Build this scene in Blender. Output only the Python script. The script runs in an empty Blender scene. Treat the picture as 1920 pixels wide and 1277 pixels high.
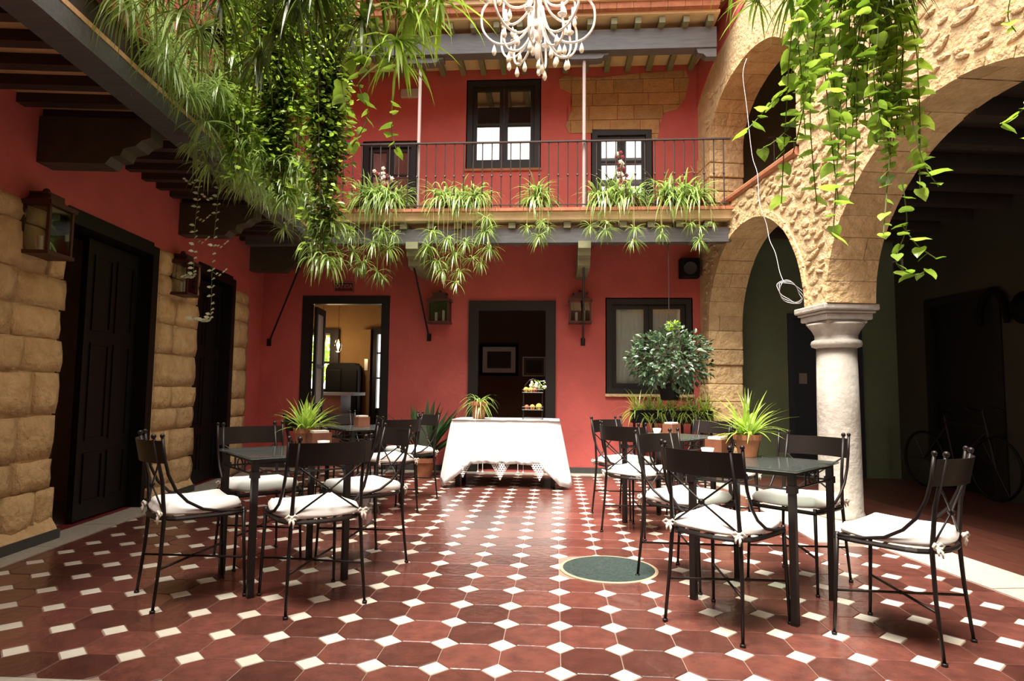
import bpy, math, random
from mathutils import Vector, Matrix
random.seed(7)
SC = bpy.context.scene
COL = SC.collection
PI = math.pi
# ------------------------------------------------------------------ camera
FPX = 1183.22
YAW, PITCH, ROLL = math.radians(-4.007), math.radians(4.494), math.radians(0.596)
CAMZ = 1.0955
_f = Vector((math.sin(YAW)*math.cos(PITCH), math.cos(YAW)*math.cos(PITCH), math.sin(PITCH)))
_r0 = Vector((math.cos(YAW), -math.sin(YAW), 0)); _u0 = _r0.cross(_f)
_r = math.cos(ROLL)*_r0 + math.sin(ROLL)*_u0
_u = -math.sin(ROLL)*_r0 + math.cos(ROLL)*_u0
cd = bpy.data.cameras.new('camera'); cam = bpy.data.objects.new('camera', cd); COL.objects.link(cam)
cd.sensor_width = 36; cd.lens = FPX/1920*36; cd.clip_end = 200
cam.matrix_world = Matrix(((_r.x, _u.x, -_f.x, 0), (_r.y, _u.y, -_f.y, 0), (_r.z, _u.z, -_f.z, CAMZ), (0, 0, 0, 1)))
SC.camera = cam
# ------------------------------------------------------------------ light
w = bpy.data.worlds.new('sky'); SC.world = w; w.use_nodes = True
w.node_tree.nodes['Background'].inputs[0].default_value = (1.0, 0.97, 0.92, 1)
w.node_tree.nodes['Background'].inputs[1].default_value = 1.15
sd = bpy.data.lights.new('sun', 'SUN'); so = bpy.data.objects.new('sun', sd); COL.objects.link(so)
sd.energy = 4.8; sd.angle = math.radians(32); sd.color = (1.0, 0.93, 0.82)
so.rotation_euler = Vector((0.16, 0.32, -0.93)).to_track_quat('-Z', 'Y').to_euler()
so.location = (-4, -2, 9)
SC.view_settings.view_transform = 'Standard'; SC.view_settings.look = 'None'
SC.view_settings.gamma = 1; SC.view_settings.use_curve_mapping = False
SC.view_settings.exposure = 1.85

# ------------------------------------------------------------------ helpers
def at(px, py, Y):
    d = (px-960)/FPX*_r - (py-638.5)/FPX*_u + _f
    t = Y/d.y
    return Vector((t*d.x, Y, CAMZ+t*d.z))
SL, SR = 0.115, 0.15                      # the side walls run askew to the tile grid
XL = lambda Y: -3.12-SL*Y                 # left wall face
XR = lambda Y: 3.19-SR*Y                  # arcade face
TL, TR = math.atan(SL), math.atan(SR)
KL, KR = 1/math.cos(TL), 1/math.cos(TR)
MATS = {}
def nodes(m):
    m.use_nodes = True
    return m.node_tree.nodes, m.node_tree.links
def mat(name, col, rough=0.6, metal=0.0, noise=0.0, nscale=6.0, bump=0.0, bscale=40.0, col2=None, spec=0.5, coat=0.0, emit=None, rnd=0.0, stretch=None, detail=5, bdist=.02):
    m = bpy.data.materials.new(name); N, L = nodes(m)
    b = N['Principled BSDF']
    b.inputs['Roughness'].default_value = rough; b.inputs['Metallic'].default_value = metal
    b.inputs['Specular IOR Level'].default_value = spec; b.inputs['Coat Weight'].default_value = coat
    b.inputs['Base Color'].default_value = (*col, 1)
    src = None
    if noise or bump:
        geo = N.new('ShaderNodeNewGeometry'); vec = geo.outputs['Position']
        if stretch:
            mp = N.new('ShaderNodeMapping'); mp.inputs['Scale'].default_value = stretch
            L.new(vec, mp.inputs[0]); vec = mp.outputs[0]
    if noise:
        nz = N.new('ShaderNodeTexNoise'); nz.inputs['Scale'].default_value = nscale; nz.inputs['Detail'].default_value = detail; nz.inputs['Roughness'].default_value = 0.62
        L.new(vec, nz.inputs['Vector'])
        rp = N.new('ShaderNodeValToRGB'); rp.color_ramp.elements[0].position = 0.5-0.22; rp.color_ramp.elements[1].position = 0.5+0.22
        c2 = col2 or tuple(c*(1-noise) for c in col)
        rp.color_ramp.elements[0].color = (*c2, 1); rp.color_ramp.elements[1].color = (*col, 1)
        L.new(nz.outputs['Fac'], rp.inputs[0]); src = rp.outputs[0]
    if rnd:
        oi = N.new('ShaderNodeObjectInfo'); mr = N.new('ShaderNodeMapRange')
        mr.inputs[3].default_value = 1-rnd; mr.inputs[4].default_value = 1+rnd*0.6
        L.new(oi.outputs['Random'], mr.inputs[0])
        hs = N.new('ShaderNodeHueSaturation'); L.new(mr.outputs[0], hs.inputs['Value'])
        if src: L.new(src, hs.inputs['Color'])
        else: hs.inputs['Color'].default_value = (*col, 1)
        src = hs.outputs[0]
    if src: L.new(src, b.inputs['Base Color'])
    if bump:
        n2 = N.new('ShaderNodeTexNoise'); n2.inputs['Scale'].default_value = bscale; n2.inputs['Detail'].default_value = 6
        L.new(vec, n2.inputs['Vector'])
        bp = N.new('ShaderNodeBump'); bp.inputs['Strength'].default_value = bump; bp.inputs['Distance'].default_value = bdist
        L.new(n2.outputs['Fac'], bp.inputs['Height']); L.new(bp.outputs[0], b.inputs['Normal'])
    if emit:
        b.inputs['Emission Color'].default_value = (*emit[0], 1); b.inputs['Emission Strength'].default_value = emit[1]
    MATS[name] = m
    return m
def leafmat(name, ca, cb, cream=None, trans=0.45):
    m = bpy.data.materials.new(name); N, L = nodes(m)
    N.remove(N['Principled BSDF']); out = N['Material Output']
    geo = N.new('ShaderNodeNewGeometry')
    nz = N.new('ShaderNodeTexNoise'); nz.inputs['Scale'].default_value = 5; L.new(geo.outputs['Position'], nz.inputs['Vector'])
    rp = N.new('ShaderNodeValToRGB'); rp.color_ramp.elements[0].position = .35; rp.color_ramp.elements[1].position = .65
    rp.color_ramp.elements[0].color = (*ca, 1); rp.color_ramp.elements[1].color = (*cb, 1); L.new(nz.outputs['Fac'], rp.inputs[0])
    c = rp.outputs[0]
    if cream:                                  # pale stripe along each blade
        uv = N.new('ShaderNodeUVMap'); sp = N.new('ShaderNodeSeparateXYZ'); L.new(uv.outputs[0], sp.inputs[0])
        r2 = N.new('ShaderNodeValToRGB'); e = r2.color_ramp.elements
        e[0].position = .0; e[0].color = (1, 1, 1, 1); e[1].position = 1; e[1].color = (1, 1, 1, 1)
        for p, v in ((.22, 1), (.30, 0), (.70, 0), (.78, 1)):
            q = e.new(p); q.color = (v, v, v, 1)
        L.new(sp.outputs[0], r2.inputs[0])
        mx = N.new('ShaderNodeMix'); mx.data_type = 'RGBA'; L.new(r2.outputs[0], mx.inputs[0]); L.new(c, mx.inputs[6]); mx.inputs[7].default_value = (*cream, 1)
        c = mx.outputs[2]
    d = N.new('ShaderNodeBsdfDiffuse'); t = N.new('ShaderNodeBsdfTranslucent'); g = N.new('ShaderNodeBsdfGlossy'); g.inputs['Roughness'].default_value = .35
    L.new(c, d.inputs[0]); L.new(c, t.inputs[0])
    a = N.new('ShaderNodeMixShader'); a.inputs[0].default_value = trans; L.new(d.outputs[0], a.inputs[1]); L.new(t.outputs[0], a.inputs[2])
    b = N.new('ShaderNodeMixShader'); b.inputs[0].default_value = .06; L.new(a.outputs[0], b.inputs[1]); L.new(g.outputs[0], b.inputs[2])
    L.new(b.outputs[0], out.inputs[0]); MATS[name] = m
def glassmat(name, tint, gloss=0.08, rough=0.02, haze=0):
    m = bpy.data.materials.new(name); N, L = nodes(m); N.remove(N['Principled BSDF']); out = N['Material Output']
    t = N.new('ShaderNodeBsdfTransparent'); t.inputs[0].default_value = (*tint, 1)
    g = N.new('ShaderNodeBsdfGlossy'); g.inputs['Roughness'].default_value = rough
    lw = N.new('ShaderNodeFresnel'); lw.inputs[0].default_value = 1.5
    ad = N.new('ShaderNodeMath'); ad.operation = 'ADD'; ad.use_clamp = True; ad.inputs[1].default_value = gloss; L.new(lw.outputs[0], ad.inputs[0])
    mx = N.new('ShaderNodeMixShader'); L.new(ad.outputs[0], mx.inputs[0]); L.new(t.outputs[0], mx.inputs[1]); L.new(g.outputs[0], mx.inputs[2])
    if haze:
        d = N.new('ShaderNodeBsdfDiffuse'); d.inputs[0].default_value = (.40, .44, .42, 1); m2 = N.new('ShaderNodeMixShader'); m2.inputs[0].default_value = haze
        L.new(mx.outputs[0], m2.inputs[1]); L.new(d.outputs[0], m2.inputs[2]); mx = m2
    L.new(mx.outputs[0], out.inputs[0]); MATS[name] = m

mat('plaster', (.56, .108, .094), .75, noise=.22, nscale=2.2, bump=.25, bscale=18)
mat('sandstone', (.72, .52, .28), .9, noise=.4, nscale=8, bump=1.0, bscale=17, rnd=.13, col2=(.52, .34, .155), bdist=.035)
mat('patchstone', (.50, .30, .13), .9, noise=.4, nscale=7, bump=.8, bscale=28, rnd=.14, col2=(.36, .20, .08))
mat('rubble', (.64, .47, .26), .9, noise=.4, nscale=9, bump=.9, bscale=35, rnd=.14, col2=(.50, .33, .16))
mat('mortar', (.66, .50, .29), .95, noise=.3, nscale=11, bump=1.0, bscale=26, col2=(.52, .36, .18))
mat('blackwood', (.006, .005, .005), .45, spec=.3)
mat('frame', (.016, .013, .012), .5, spec=.35)
mat('iron', (.016, .011, .010), .42, metal=.35, spec=.4)
mat('cushion', (.83, .81, .78), .9, bump=.15, bscale=20)
mat('tie', (.70, .64, .56), .9)
mat('cloth', (.66, .66, .66), .9, bump=.1, bscale=60)
mat('lace', (.70, .70, .70), .9)
mat('tile_red', (.165, .054, .039), .24, noise=.5, nscale=11, bump=.15, bscale=22, rnd=.42, col2=(.085, .030, .024), coat=.12)
mat('tile_white', (.68, .63, .53), .28, noise=.12, nscale=30, rnd=.06)
mat('grout', (.30, .19, .145), .7, noise=.3, nscale=20)
mat('marble', (.49, .455, .39), .5, noise=.45, nscale=38, bump=.1, bscale=60, col2=(.33, .30, .25))
mat('slate', (.055, .055, .052), .55, noise=.3, nscale=20)
mat('plank', (.105, .034, .022), .35, noise=.45, nscale=7, rnd=.25, stretch=(6, .6, 1))
mat('stripred', (.16, .016, .018), .5)
mat('joist', (.040, .024, .017), .6, noise=.4, nscale=8)
mat('corbelwood', (.075, .062, .036), .6, noise=.4, nscale=8)
mat('board', (.74, .46, .22), .6, noise=.35, nscale=6, stretch=(1, 6, 1))
mat('greybeam', (.115, .115, .120), .5, noise=.4, nscale=9, stretch=(.6, 6, 6))
mat('olivewood', (.20, .20, .105), .6, noise=.25, nscale=10)
mat('cream', (.68, .50, .28), .7, noise=.25, nscale=5)
mat('terracotta', (.42, .16, .075), .75, noise=.35, nscale=12, col2=(.26, .085, .04), rnd=.1)
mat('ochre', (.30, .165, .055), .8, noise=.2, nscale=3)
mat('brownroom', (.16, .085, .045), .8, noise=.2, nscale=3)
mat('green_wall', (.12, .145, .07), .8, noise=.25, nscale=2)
mat('olive_shaded', (.030, .028, .014), .8, noise=.3, nscale=2)  # olive wall colour darkened to hold the gallery's deep shade
mat('limestone', (.47, .44, .39), .75, noise=.25, nscale=9, bump=.45, bscale=22, col2=(.34, .305, .26))
mat('white_iron', (.86, .84, .78), .4)
mat('crystal', (.92, .86, .70), .15, spec=.8)
mat('copper', (.085, .035, .026), .5, metal=.4)
mat('candle', (.85, .82, .74), .5)
mat('black', (.003, .003, .003), .6, spec=.2)
mat('darkgrey', (.035, .035, .037), .5)
mat('rail_iron', (.045, .030, .028), .5, metal=.3)
mat('postpaint', (.40, .33, .32), .5)
mat('paper', (.80, .76, .68), .8)
mat('mount', (.17, .14, .11), .8)
mat('picture', (.10, .075, .045), .7, noise=.7, nscale=25, stretch=(1, 1, 8))
mat('woodbox', (.24, .085, .045), .5, noise=.3, nscale=20)
mat('curtain', (.82, .80, .76), .9)
mat('blind', (.16, .12, .09), .8)
mat('porcelain', (.85, .84, .80), .2)
mat('lemon', (.80, .52, .05), .45)
mat('orange', (.78, .30, .04), .5)
mat('apple', (.50, .10, .04), .4)
mat('petal', (.85, .80, .70), .7)
mat('pinkpetal', (.35, .05, .08), .7)
mat('stem', (.10, .13, .03), .7)
mat('brownstem', (.12, .075, .035), .8)
mat('wire', (.62, .60, .62), .5)
mat('soil', (.03, .02, .012), .95)
mat('drain', (.012, .024, .021), .6, spec=.2, noise=.85, nscale=70, col2=(.05, .068, .062), bump=.3, bscale=90, detail=9)
mat('drainrim', (.40, .28, .19), .5)
mat('signred', (.12, .012, .016), .5)
mat('signwhite', (.40, .22, .21), .6)
mat('lampglow', (1, .75, .35), .5, emit=((1, .66, .25), 14))
mat('greyplastic', (.45, .42, .38), .5)
mat('counter_top', (.35, .36, .37), .3)
mat('redpaint', (.10, .015, .012), .5)
mat('leather', (.004, .003, .003), .9, spec=.1)
leafmat('spider', (.10, .235, .018), (.22, .40, .035), cream=(.44, .56, .19))
leafmat('spider_lime', (.30, .52, .03), (.45, .66, .06), cream=(.52, .66, .16))
leafmat('ivy', (.13, .26, .018), (.30, .46, .05), trans=.5)
leafmat('ivy_backlit', (.045, .085, .008), (.12, .19, .018), trans=.45)  # backlit darkness of the hanging foliage put into the leaf colour
leafmat('ivy_lime', (.25, .42, .03), (.42, .60, .08), trans=.55)
leafmat('darkleaf', (.025, .06, .02), (.05, .11, .03), trans=.2)
leafmat('shrubleaf', (.035, .075, .03), (.10, .17, .085), trans=.2)
leafmat('dryleaf', (.42, .27, .10), (.36, .36, .10), trans=.3)
leafmat('silverleaf', (.40, .45, .25), (.62, .64, .46), trans=.3)
glassmat('glass', (.92, .95, .93), .05)
glassmat('glass_sky', (.55, .57, .58), .42)
glassmat('glass_table', (.60, .67, .63), .08, .05, .07)
m_ = bpy.data.materials.new('frost'); N_, L_ = nodes(m_); N_.remove(N_['Principled BSDF']); t_ = N_.new('ShaderNodeBsdfTranslucent'); t_.inputs[0].default_value = (.95, .96, .98, 1); L_.new(t_.outputs[0], N_['Material Output'].inputs[0]); MATS['frost'] = m_

class MB:
    def __init__(s): s.v = []; s.f = []; s.uv = {}
    def add(s, vs, fs):
        o = len(s.v); s.v += [tuple(p) for p in vs]; s.f += [tuple(i+o for i in f) for f in fs]; return o
    def box(s, a, b, M=None):
        x0, y0, z0 = a; x1, y1, z1 = b
        vs = [(x0, y0, z0), (x1, y0, z0), (x1, y1, z0), (x0, y1, z0), (x0, y0, z1), (x1, y0, z1), (x1, y1, z1), (x0, y1, z1)]
        if M: vs = [M @ Vector(p) for p in vs]
        s.add(vs, [(0, 3, 2, 1), (4, 5, 6, 7), (0, 1, 5, 4), (1, 2, 6, 5), (2, 3, 7, 6), (3, 0, 4, 7)]); return s
    def bar(s, p, q, wd, ht=None, up=(0, 0, 1)):
        p = Vector(p); q = Vector(q); d = q-p; ln = d.length; d.normalize(); ht = ht or wd
        upv = Vector(up)
        if abs(d.dot(upv)) > .95: upv = Vector((1, 0, 0))
        x = d.cross(upv).normalized(); z = x.cross(d)
        M = Matrix((( x.x, d.x, z.x, p.x), (x.y, d.y, z.y, p.y), (x.z, d.z, z.z, p.z), (0, 0, 0, 1)))
        return s.box((-wd/2, 0, -ht/2), (wd/2, ln, ht/2), M)
    def tube(s, pts, r, n=6, closed=False, caps=True):
        pts = [Vector(p) for p in pts]; m = len(pts)
        rs = r if isinstance(r, (list, tuple)) else [r]*m
        ref = None; base = len(s.v); rings = []
        for i, p in enumerate(pts):
            if closed: d = pts[(i+1) % m]-pts[i-1]
            else: d = pts[min(i+1, m-1)]-pts[max(i-1, 0)]
            if d.length < 1e-9: d = Vector((0, 0, 1))
            d.normalize()
            if ref is None:
                ref = Vector((0, 0, 1)) if abs(d.z) < .9 else Vector((1, 0, 0))
            a = d.cross(ref)
            if a.length < 1e-6: a = d.cross(Vector((0, 1, 0)))
            a.normalize(); b = a.cross(d); ref = b
            for k in range(n):
                t = 2*PI*k/n
                s.v.append(tuple(p+rs[i]*(math.cos(t)*a+math.sin(t)*b)))
        for i in range(m if closed else m-1):
            j = (i+1) % m
            for k in range(n):
                l = (k+1) % n
                s.f.append((base+i*n+k, base+i*n+l, base+j*n+l, base+j*n+k))
        if caps and not closed:
            s.f.append(tuple(base+k for k in reversed(range(n)))); s.f.append(tuple(base+(m-1)*n+k for k in range(n)))
        return s
    def lathe(s, prof, n=16, c=(0, 0, 0), sx=1, sy=1):
        base = len(s.v)
        for r, z in prof:
            for k in range(n):
                t = 2*PI*k/n; s.v.append((c[0]+r*sx*math.cos(t), c[1]+r*sy*math.sin(t), c[2]+z))
        for i in range(len(prof)-1):
            for k in range(n):
                l = (k+1) % n; s.f.append((base+i*n+k, base+i*n+l, base+(i+1)*n+l, base+(i+1)*n+k))
        s.f.append(tuple(base+k for k in reversed(range(n)))); s.f.append(tuple(base+(len(prof)-1)*n+k for k in range(n)))
        return s
    def ball(s, c, r, n=8, sz=1):
        return s.lathe([(r*math.sin(PI*i/6)+1e-5, -r*sz*math.cos(PI*i/6)) for i in range(7)], n, c)
    def prism(s, poly, fn, t0, t1):
        """poly of (a, b); fn(a, b, t) -> 3d"""
        n = len(poly); vs = [fn(a, b, t0) for a, b in poly]+[fn(a, b, t1) for a, b in poly]
        s.add(vs, [tuple(range(n)), tuple(reversed(range(n, 2*n)))]+[(i, i+n, (i+1) % n+n, (i+1) % n) for i in range(n)]); return s
    def blade(s, p0, d, length, width, droop, segs=6, curl=0, tip=.03):
        """arching strap leaf"""
        p = Vector(p0); d = Vector(d).normalized()
        side = d.cross(Vector((0, 0, 1)))
        if side.length < .05: side = Vector((random.uniform(-1, 1), random.uniform(-1, 1), 0))
        side.normalize(); base = len(s.v); st = length/segs
        for i in range(segs+1):
            t = i/segs; wv = width*(0.55+0.9*t if t < .5 else 2*(1-t)*.98+tip)*.5
            s.v.append(tuple(p-side*wv)); s.v.append(tuple(p+side*wv))
            d = (d+Vector((curl*side.x, curl*side.y, -droop/segs))).normalized(); p = p+d*st
        for i in range(segs):
            fi = len(s.f); s.f.append((base+2*i, base+2*i+1, base+2*i+3, base+2*i+2)); s.uv[fi] = ((0, i/segs), (1, i/segs), (1, (i+1)/segs), (0, (i+1)/segs))
        return p
    def leaf(s, p, d, nrm, l, wd):
        """pointed oval leaf folded along its midrib"""
        d = Vector(d).normalized(); nrm = Vector(nrm); sd_ = d.cross(nrm)
        if sd_.length < 1e-4: sd_ = d.cross(Vector((.3, .8, .5)))
        sd_.normalize(); nn = sd_.cross(d); p = Vector(p)
        q = [p, p+d*l*.38+sd_*wd*.5+nn*l*.05, p+d*l*.72+sd_*wd*.36+nn*l*.02, p+d*l-nn*l*.12, p+d*l*.72-sd_*wd*.36+nn*l*.02, p+d*l*.38-sd_*wd*.5+nn*l*.05, p+d*l*.5-nn*l*.03]
        s.add(q, [(0, 1, 6), (1, 2, 6), (2, 3, 6), (3, 4, 6), (4, 5, 6), (5, 0, 6)])
    def mesh(s, name, m, smooth=False, recalc=True):
        me = bpy.data.meshes.new(name); me.from_pydata(s.v, [], s.f)
        if s.uv:
            ul = me.uv_layers.new(name='UVMap')
            for fi, uvs in s.uv.items():
                for li, c in zip(me.polygons[fi].loop_indices, uvs): ul.data[li].uv = c
        me.materials.append(MATS[m])
        if smooth:
            me.polygons.foreach_set('use_smooth', [True]*len(me.polygons))
        me.update(); return me
    def build(s, name, m, parent=None, smooth=False, label=None, kind=None, bevel=0):
        o = bpy.data.objects.new(name, s.mesh(name, m, smooth)); COL.objects.link(o)
        if parent: o.parent = parent
        if label: o['label'] = label
        if kind: o['kind'] = kind
        if bevel:
            bm_ = o.modifiers.new('bevel', 'BEVEL'); bm_.width = bevel; bm_.segments = 2; bm_.limit_method = 'ANGLE'
        return o
def inst(name, me, parent=None, loc=(0, 0, 0), rot=(0, 0, 0), scale=None):
    o = bpy.data.objects.new(name, me); COL.objects.link(o); o.location = loc; o.rotation_euler = rot
    if scale: o.scale = scale
    if parent: o.parent = parent
    return o
def tag(o, label, cat, group=None):
    o['label'] = label; o['category'] = cat
    if group: o['group'] = group
    return o
def thing(name, label, cat, loc=(0, 0, 0), rz=0, group=None):
    o = bpy.data.objects.new(name, None); COL.objects.link(o); o.empty_display_size = .1
    o.location = loc; o.rotation_euler = (0, 0, rz); return tag(o, label, cat, group)
def struct(name, mb, m, label, loc=(0, 0, 0), rz=0, cat=None, smooth=False, bevel=0):
    o = mb.build(name, m, smooth=smooth, bevel=bevel); o.location = loc; o.rotation_euler = (0, 0, rz)
    o['kind'] = 'structure'; o['label'] = label; o['category'] = cat or name.split('_')[0]
    return o
def copy_tree(o, parent=None):
    c = o.copy(); COL.objects.link(c)
    if parent: c.parent = parent
    for ch in [x for x in CH.get(o.name, [])]: copy_tree(ch, c)
    return c
CH = {}
def remember(o):
    CH[o.name] = list(o.children)
    for c in o.children: remember(c)
def wallgrid(u0, u1, z0, z1, holes, fn, th):
    """wall over u,z with rectangular holes; fn(u,z,t); t in 0..th"""
    us = sorted({u0, u1, *[h[0] for h in holes], *[h[1] for h in holes]}); us = [u for u in us if u0 <= u <= u1]
    zs = sorted({z0, z1, *[h[2] for h in holes], *[h[3] for h in holes]}); zs = [z for z in zs if z0 <= z <= z1]
    solid = lambda i, j: 0 <= i < len(us)-1 and 0 <= j < len(zs)-1 and not any(h[0] <= (us[i]+us[i+1])/2 <= h[1] and h[2] <= (zs[j]+zs[j+1])/2 <= h[3] for h in holes)
    m = MB()
    for i in range(len(us)-1):
        for j in range(len(zs)-1):
            if not solid(i, j): continue
            a, b, c, d = us[i], us[i+1], zs[j], zs[j+1]
            m.add([fn(a, c, 0), fn(b, c, 0), fn(b, d, 0), fn(a, d, 0)], [(0, 1, 2, 3)])
            m.add([fn(a, c, th), fn(b, c, th), fn(b, d, th), fn(a, d, th)], [(3, 2, 1, 0)])
            for (di, dj, p, q) in ((-1, 0, (a, c), (a, d)), (1, 0, (b, c), (b, d)), (0, -1, (a, c), (b, c)), (0, 1, (a, d), (b, d))):
                if not solid(i+di, j+dj):
                    m.add([fn(*p, 0), fn(*q, 0), fn(*q, th), fn(*p, th)], [(0, 1, 2, 3)])
    return m
def stone(w_, h_, d, seed):
    """rough squared block, face toward +x, centre at origin"""
    rr = random.Random(seed); m = MB(); nx, nz = (4 if w_ > .3 else 3), 3; jj = min(w_, h_)*.045; g = {}
    for i in range(nx+1):
        for k in range(nz+1):
            e = i in (0, nx) or k in (0, nz); co = i in (0, nx) and k in (0, nz)
            y = -w_/2+w_*i/nx; z = -h_/2+h_*k/nz
            if not (i in (0, nx)): y += rr.uniform(-.1, .1)*w_/nx
            else: y += rr.uniform(-.2, 1.0)*(jj if i == 0 else -jj)
            if not (k in (0, nz)): z += rr.uniform(-.12, .12)*h_/nz
            else: z += rr.uniform(-.2, 1.0)*(jj if k == 0 else -jj)*.8
            x = d*(rr.uniform(.85, 1.15) if not e else rr.uniform(.45, .95) if not co else rr.uniform(.3, .75))
            g[i, k] = len(m.v); m.v.append((x, y, z))
    b0 = len(m.v); border = [(i, 0) for i in range(nx)]+[(nx, k) for k in range(nz)]+[(i, nz) for i in range(nx, 0, -1)]+[(0, k) for k in range(nz, 0, -1)]
    for ik in border: p = m.v[g[ik]]; m.v.append((-d, p[1], p[2]))
    for i in range(nx):
        for k in range(nz): m.f.append((g[i, k], g[i+1, k], g[i+1, k+1], g[i, k+1]))
    n = len(border)
    for q in range(n): m.f.append((g[border[q]], b0+q, b0+(q+1) % n, g[border[(q+1) % n]]))
    return m.mesh('stone_block', 'sandstone', smooth=True)

# ================================================================== FLOOR
T = .25; TX, TY = .0248, 2.556
m = MB(); m.box((-4.6, 2.0, -.06), (3.2, 8.5, -.004))
floor = struct('floor', m, 'grout', 'courtyard floor of dark red octagonal tiles with small white diamond tiles')
LI = lambda Y: -2.88-.12*Y           # inner edge of the left marble strip
RI = lambda Y: 2.50 if Y < 4.9 else 1.92 if Y < 6.2 else 3.06-.15*Y
s2 = T/4
def octmesh():
    m = MB(); g = .0022; h = T/2-g; c = s2-g*.4
    P = [(h, -(h-c)), (h, h-c), (h-c, h), (-(h-c), h), (-h, h-c), (-h, -(h-c)), (-(h-c), -h), (h-c, -h)]
    e = .0025
    top = [(x*(1-e/h*1.5), y*(1-e/h*1.5), 0) for x, y in P]; mid = [(x, y, -e) for x, y in P]; bot = [(x, y, -.012) for x, y in P]
    m.add(top+mid+bot, [tuple(range(8))]+[(i, i+8, (i+1) % 8+8, (i+1) % 8) for i in range(8)]+[(i+8, i+16, (i+1) % 8+16, (i+1) % 8+8) for i in range(8)])
    return m
def diamesh():
    m = MB(); h = s2-.003; P = [(h, 0), (0, h), (-h, 0), (0, -h)]; e = .002
    m.add([(x*.96, y*.96, .0004) for x, y in P]+[(x, y, -e) for x, y in P]+[(x, y, -.012) for x, y in P],
          [(0, 1, 2, 3)]+[(i, i+4, (i+1) % 4+4, (i+1) % 4) for i in range(4)]+[(i+4, i+8, (i+1) % 4+8, (i+1) % 4+4) for i in range(4)])
    return m
om, dm = octmesh(), diamesh()
ome, dme = om.mesh('octagonal_tile', 'tile_red'), dm.mesh('diamond_tile', 'tile_white')
octs, dias = [], []
for j in range(-1, 24):
    for i in range(-18, 14):
        for (lst, off) in ((octs, .5), (dias, 0)):
            x, y = TX+T*(i+off), TY+T*(j+off)
            if y < 2.42 or y > 8.36 or x < LI(y)-.06 or x > RI(y)+.06: continue
            if math.hypot((x-.33)/.30, (y-4.02)/.30) < .93: continue          # the drain cover
            lst.append((y*y+x*x, x, y))
def lay(lst, nm, me, mb, m):
    lst.sort()
    for k, (d, x, y) in enumerate(lst[:300]):
        o = inst(nm, me, floor, (x, y, random.uniform(-.0006, .0006)), (random.uniform(-.002, .002), random.uniform(-.002, .002), 0))
    r = MB()
    for d, x, y in lst[300:]:
        r.add([(vx+x, vy+y, vz) for vx, vy, vz in mb.v], mb.f)
    r.build(nm+'_field', m, floor, kind='stuff')
lay(octs, 'octagonal_tile', ome, om, 'tile_red'); lay(dias, 'diamond_tile', dme, dm, 'tile_white')

def strip(name, poly, m, label, z1=.004, th=.05):
    r = MB(); r.prism(poly, lambda a, b, t: (a, b, t), z1, z1-th)
    return struct(name, r, m, label, cat='floor border')
def slabs(parent, P0, P1, w0, w1, n, m, z=.006):
    """border slabs as pieces: from P0 to P1 along, between side offsets"""
    P0, P1 = Vector(P0), Vector(P1); d = (P1-P0)/n; nrm = Vector((-d.y, d.x)).normalized()
    for i in range(n):
        a, b = P0+d*(i+.008), P0+d*(i+.992); r = MB()
        r.prism([tuple(a+nrm*w0), tuple(b+nrm*w0), tuple(b+nrm*w1), tuple(a+nrm*w1)], lambda x, y, t: (x, y, t), z+random.uniform(-.001, .001), -.02)
        r.build('border_slab', m, parent)
Y0, Y1 = 2.0, 8.45
t1 = strip('trim_1', [(LI(Y0)+.01, Y0), (LI(Y1)+.01, Y1), (XL(Y1)-.3, Y1), (XL(Y0)-.3, Y0)], 'grout', 'pale speckled marble border along the left doorways', .001)
slabs(t1, (LI(Y0), Y0), (LI(Y1), Y1), -.0, .30, 9, 'marble')
t2 = strip('trim_2', [(XR(2.0)-.16, 2.0), (XR(2.0)+.26, 2.0), (XR(8.45)+.26, 8.45), (XR(8.45)-.16, 8.45)], 'grout', 'pale marble sill running under the stone arcade', .001)
slabs(t2, (XR(2.0)-.15, 2.0), (XR(8.45)-.15, 8.45), -.40, -.0, 7, 'marble')
t3 = strip('trim_3', [(1.92, 4.88), (2.5, 4.88), (2.4, 6.25), (1.92, 6.25)], 'marble', 'pale marble slab paving around the foot of the white column', .008)
t4 = strip('trim_4', [(-4.1, 8.33), (1.95, 8.33), (1.95, 8.5), (-4.1, 8.5)], 'marble', 'narrow pale marble border along the red back wall', .008)
t5 = strip('trim_5', [(-3.3, 2.30), (2.9, 2.36), (2.9, 2.10), (-3.3, 2.10)], 'marble', 'pale stone edge of the tiled floor nearest the viewer', .008)
m = MB(); m.box((-5.5, -2.5, -.08), (5.5, 2.12, -.002))
struct('floor_front', m, 'plank', 'plain red floor in front of the tiled courtyard')
# red and mosaic thresholds at the left
m = MB(); m.prism([(XL(2)-.0, 2), (XL(8.45)-.0, 8.45), (XL(8.45)-3, 8.45), (XL(2)-3, 2)], lambda a, b, t: (a, b, t), .003, -.05)
th = struct('floor_threshold', m, 'marble', 'speckled mosaic floor inside the left doorways')
for (a, b) in ((4.35, 5.62), (6.5, 7.46)):
    m = MB(); m.prism([(XL(a)-.06, a), (XL(b)-.06, b), (XL(b)-.20, b), (XL(a)-.20, a)], lambda x, y, t: (x, y, t), .007, -.01)
    m.build('red_strip', 'stripred', th, label='dark red border strip across the doorway')
# gallery floor right: planks
m = MB(); m.prism([(XR(1.5)+.2, 1.5), (7, 1.5), (7, 9.2), (XR(9.2)+.2, 9.2)], lambda a, b, t: (a, b, t), -.006, -.06)
gf = struct('floor_gallery', m, 'plank', 'dark red-brown floor of the shaded gallery behind the arches')
for k in range(18):
    x0 = .27+.21*k; m = MB(); m.box((x0, 1.6, -.02), (x0+.206, 9.2, 0)); o = m.build('plank', 'plank', gf)
    o.location = (3.19, 0, 0); o.rotation_euler = (0, 0, TR)

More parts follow.
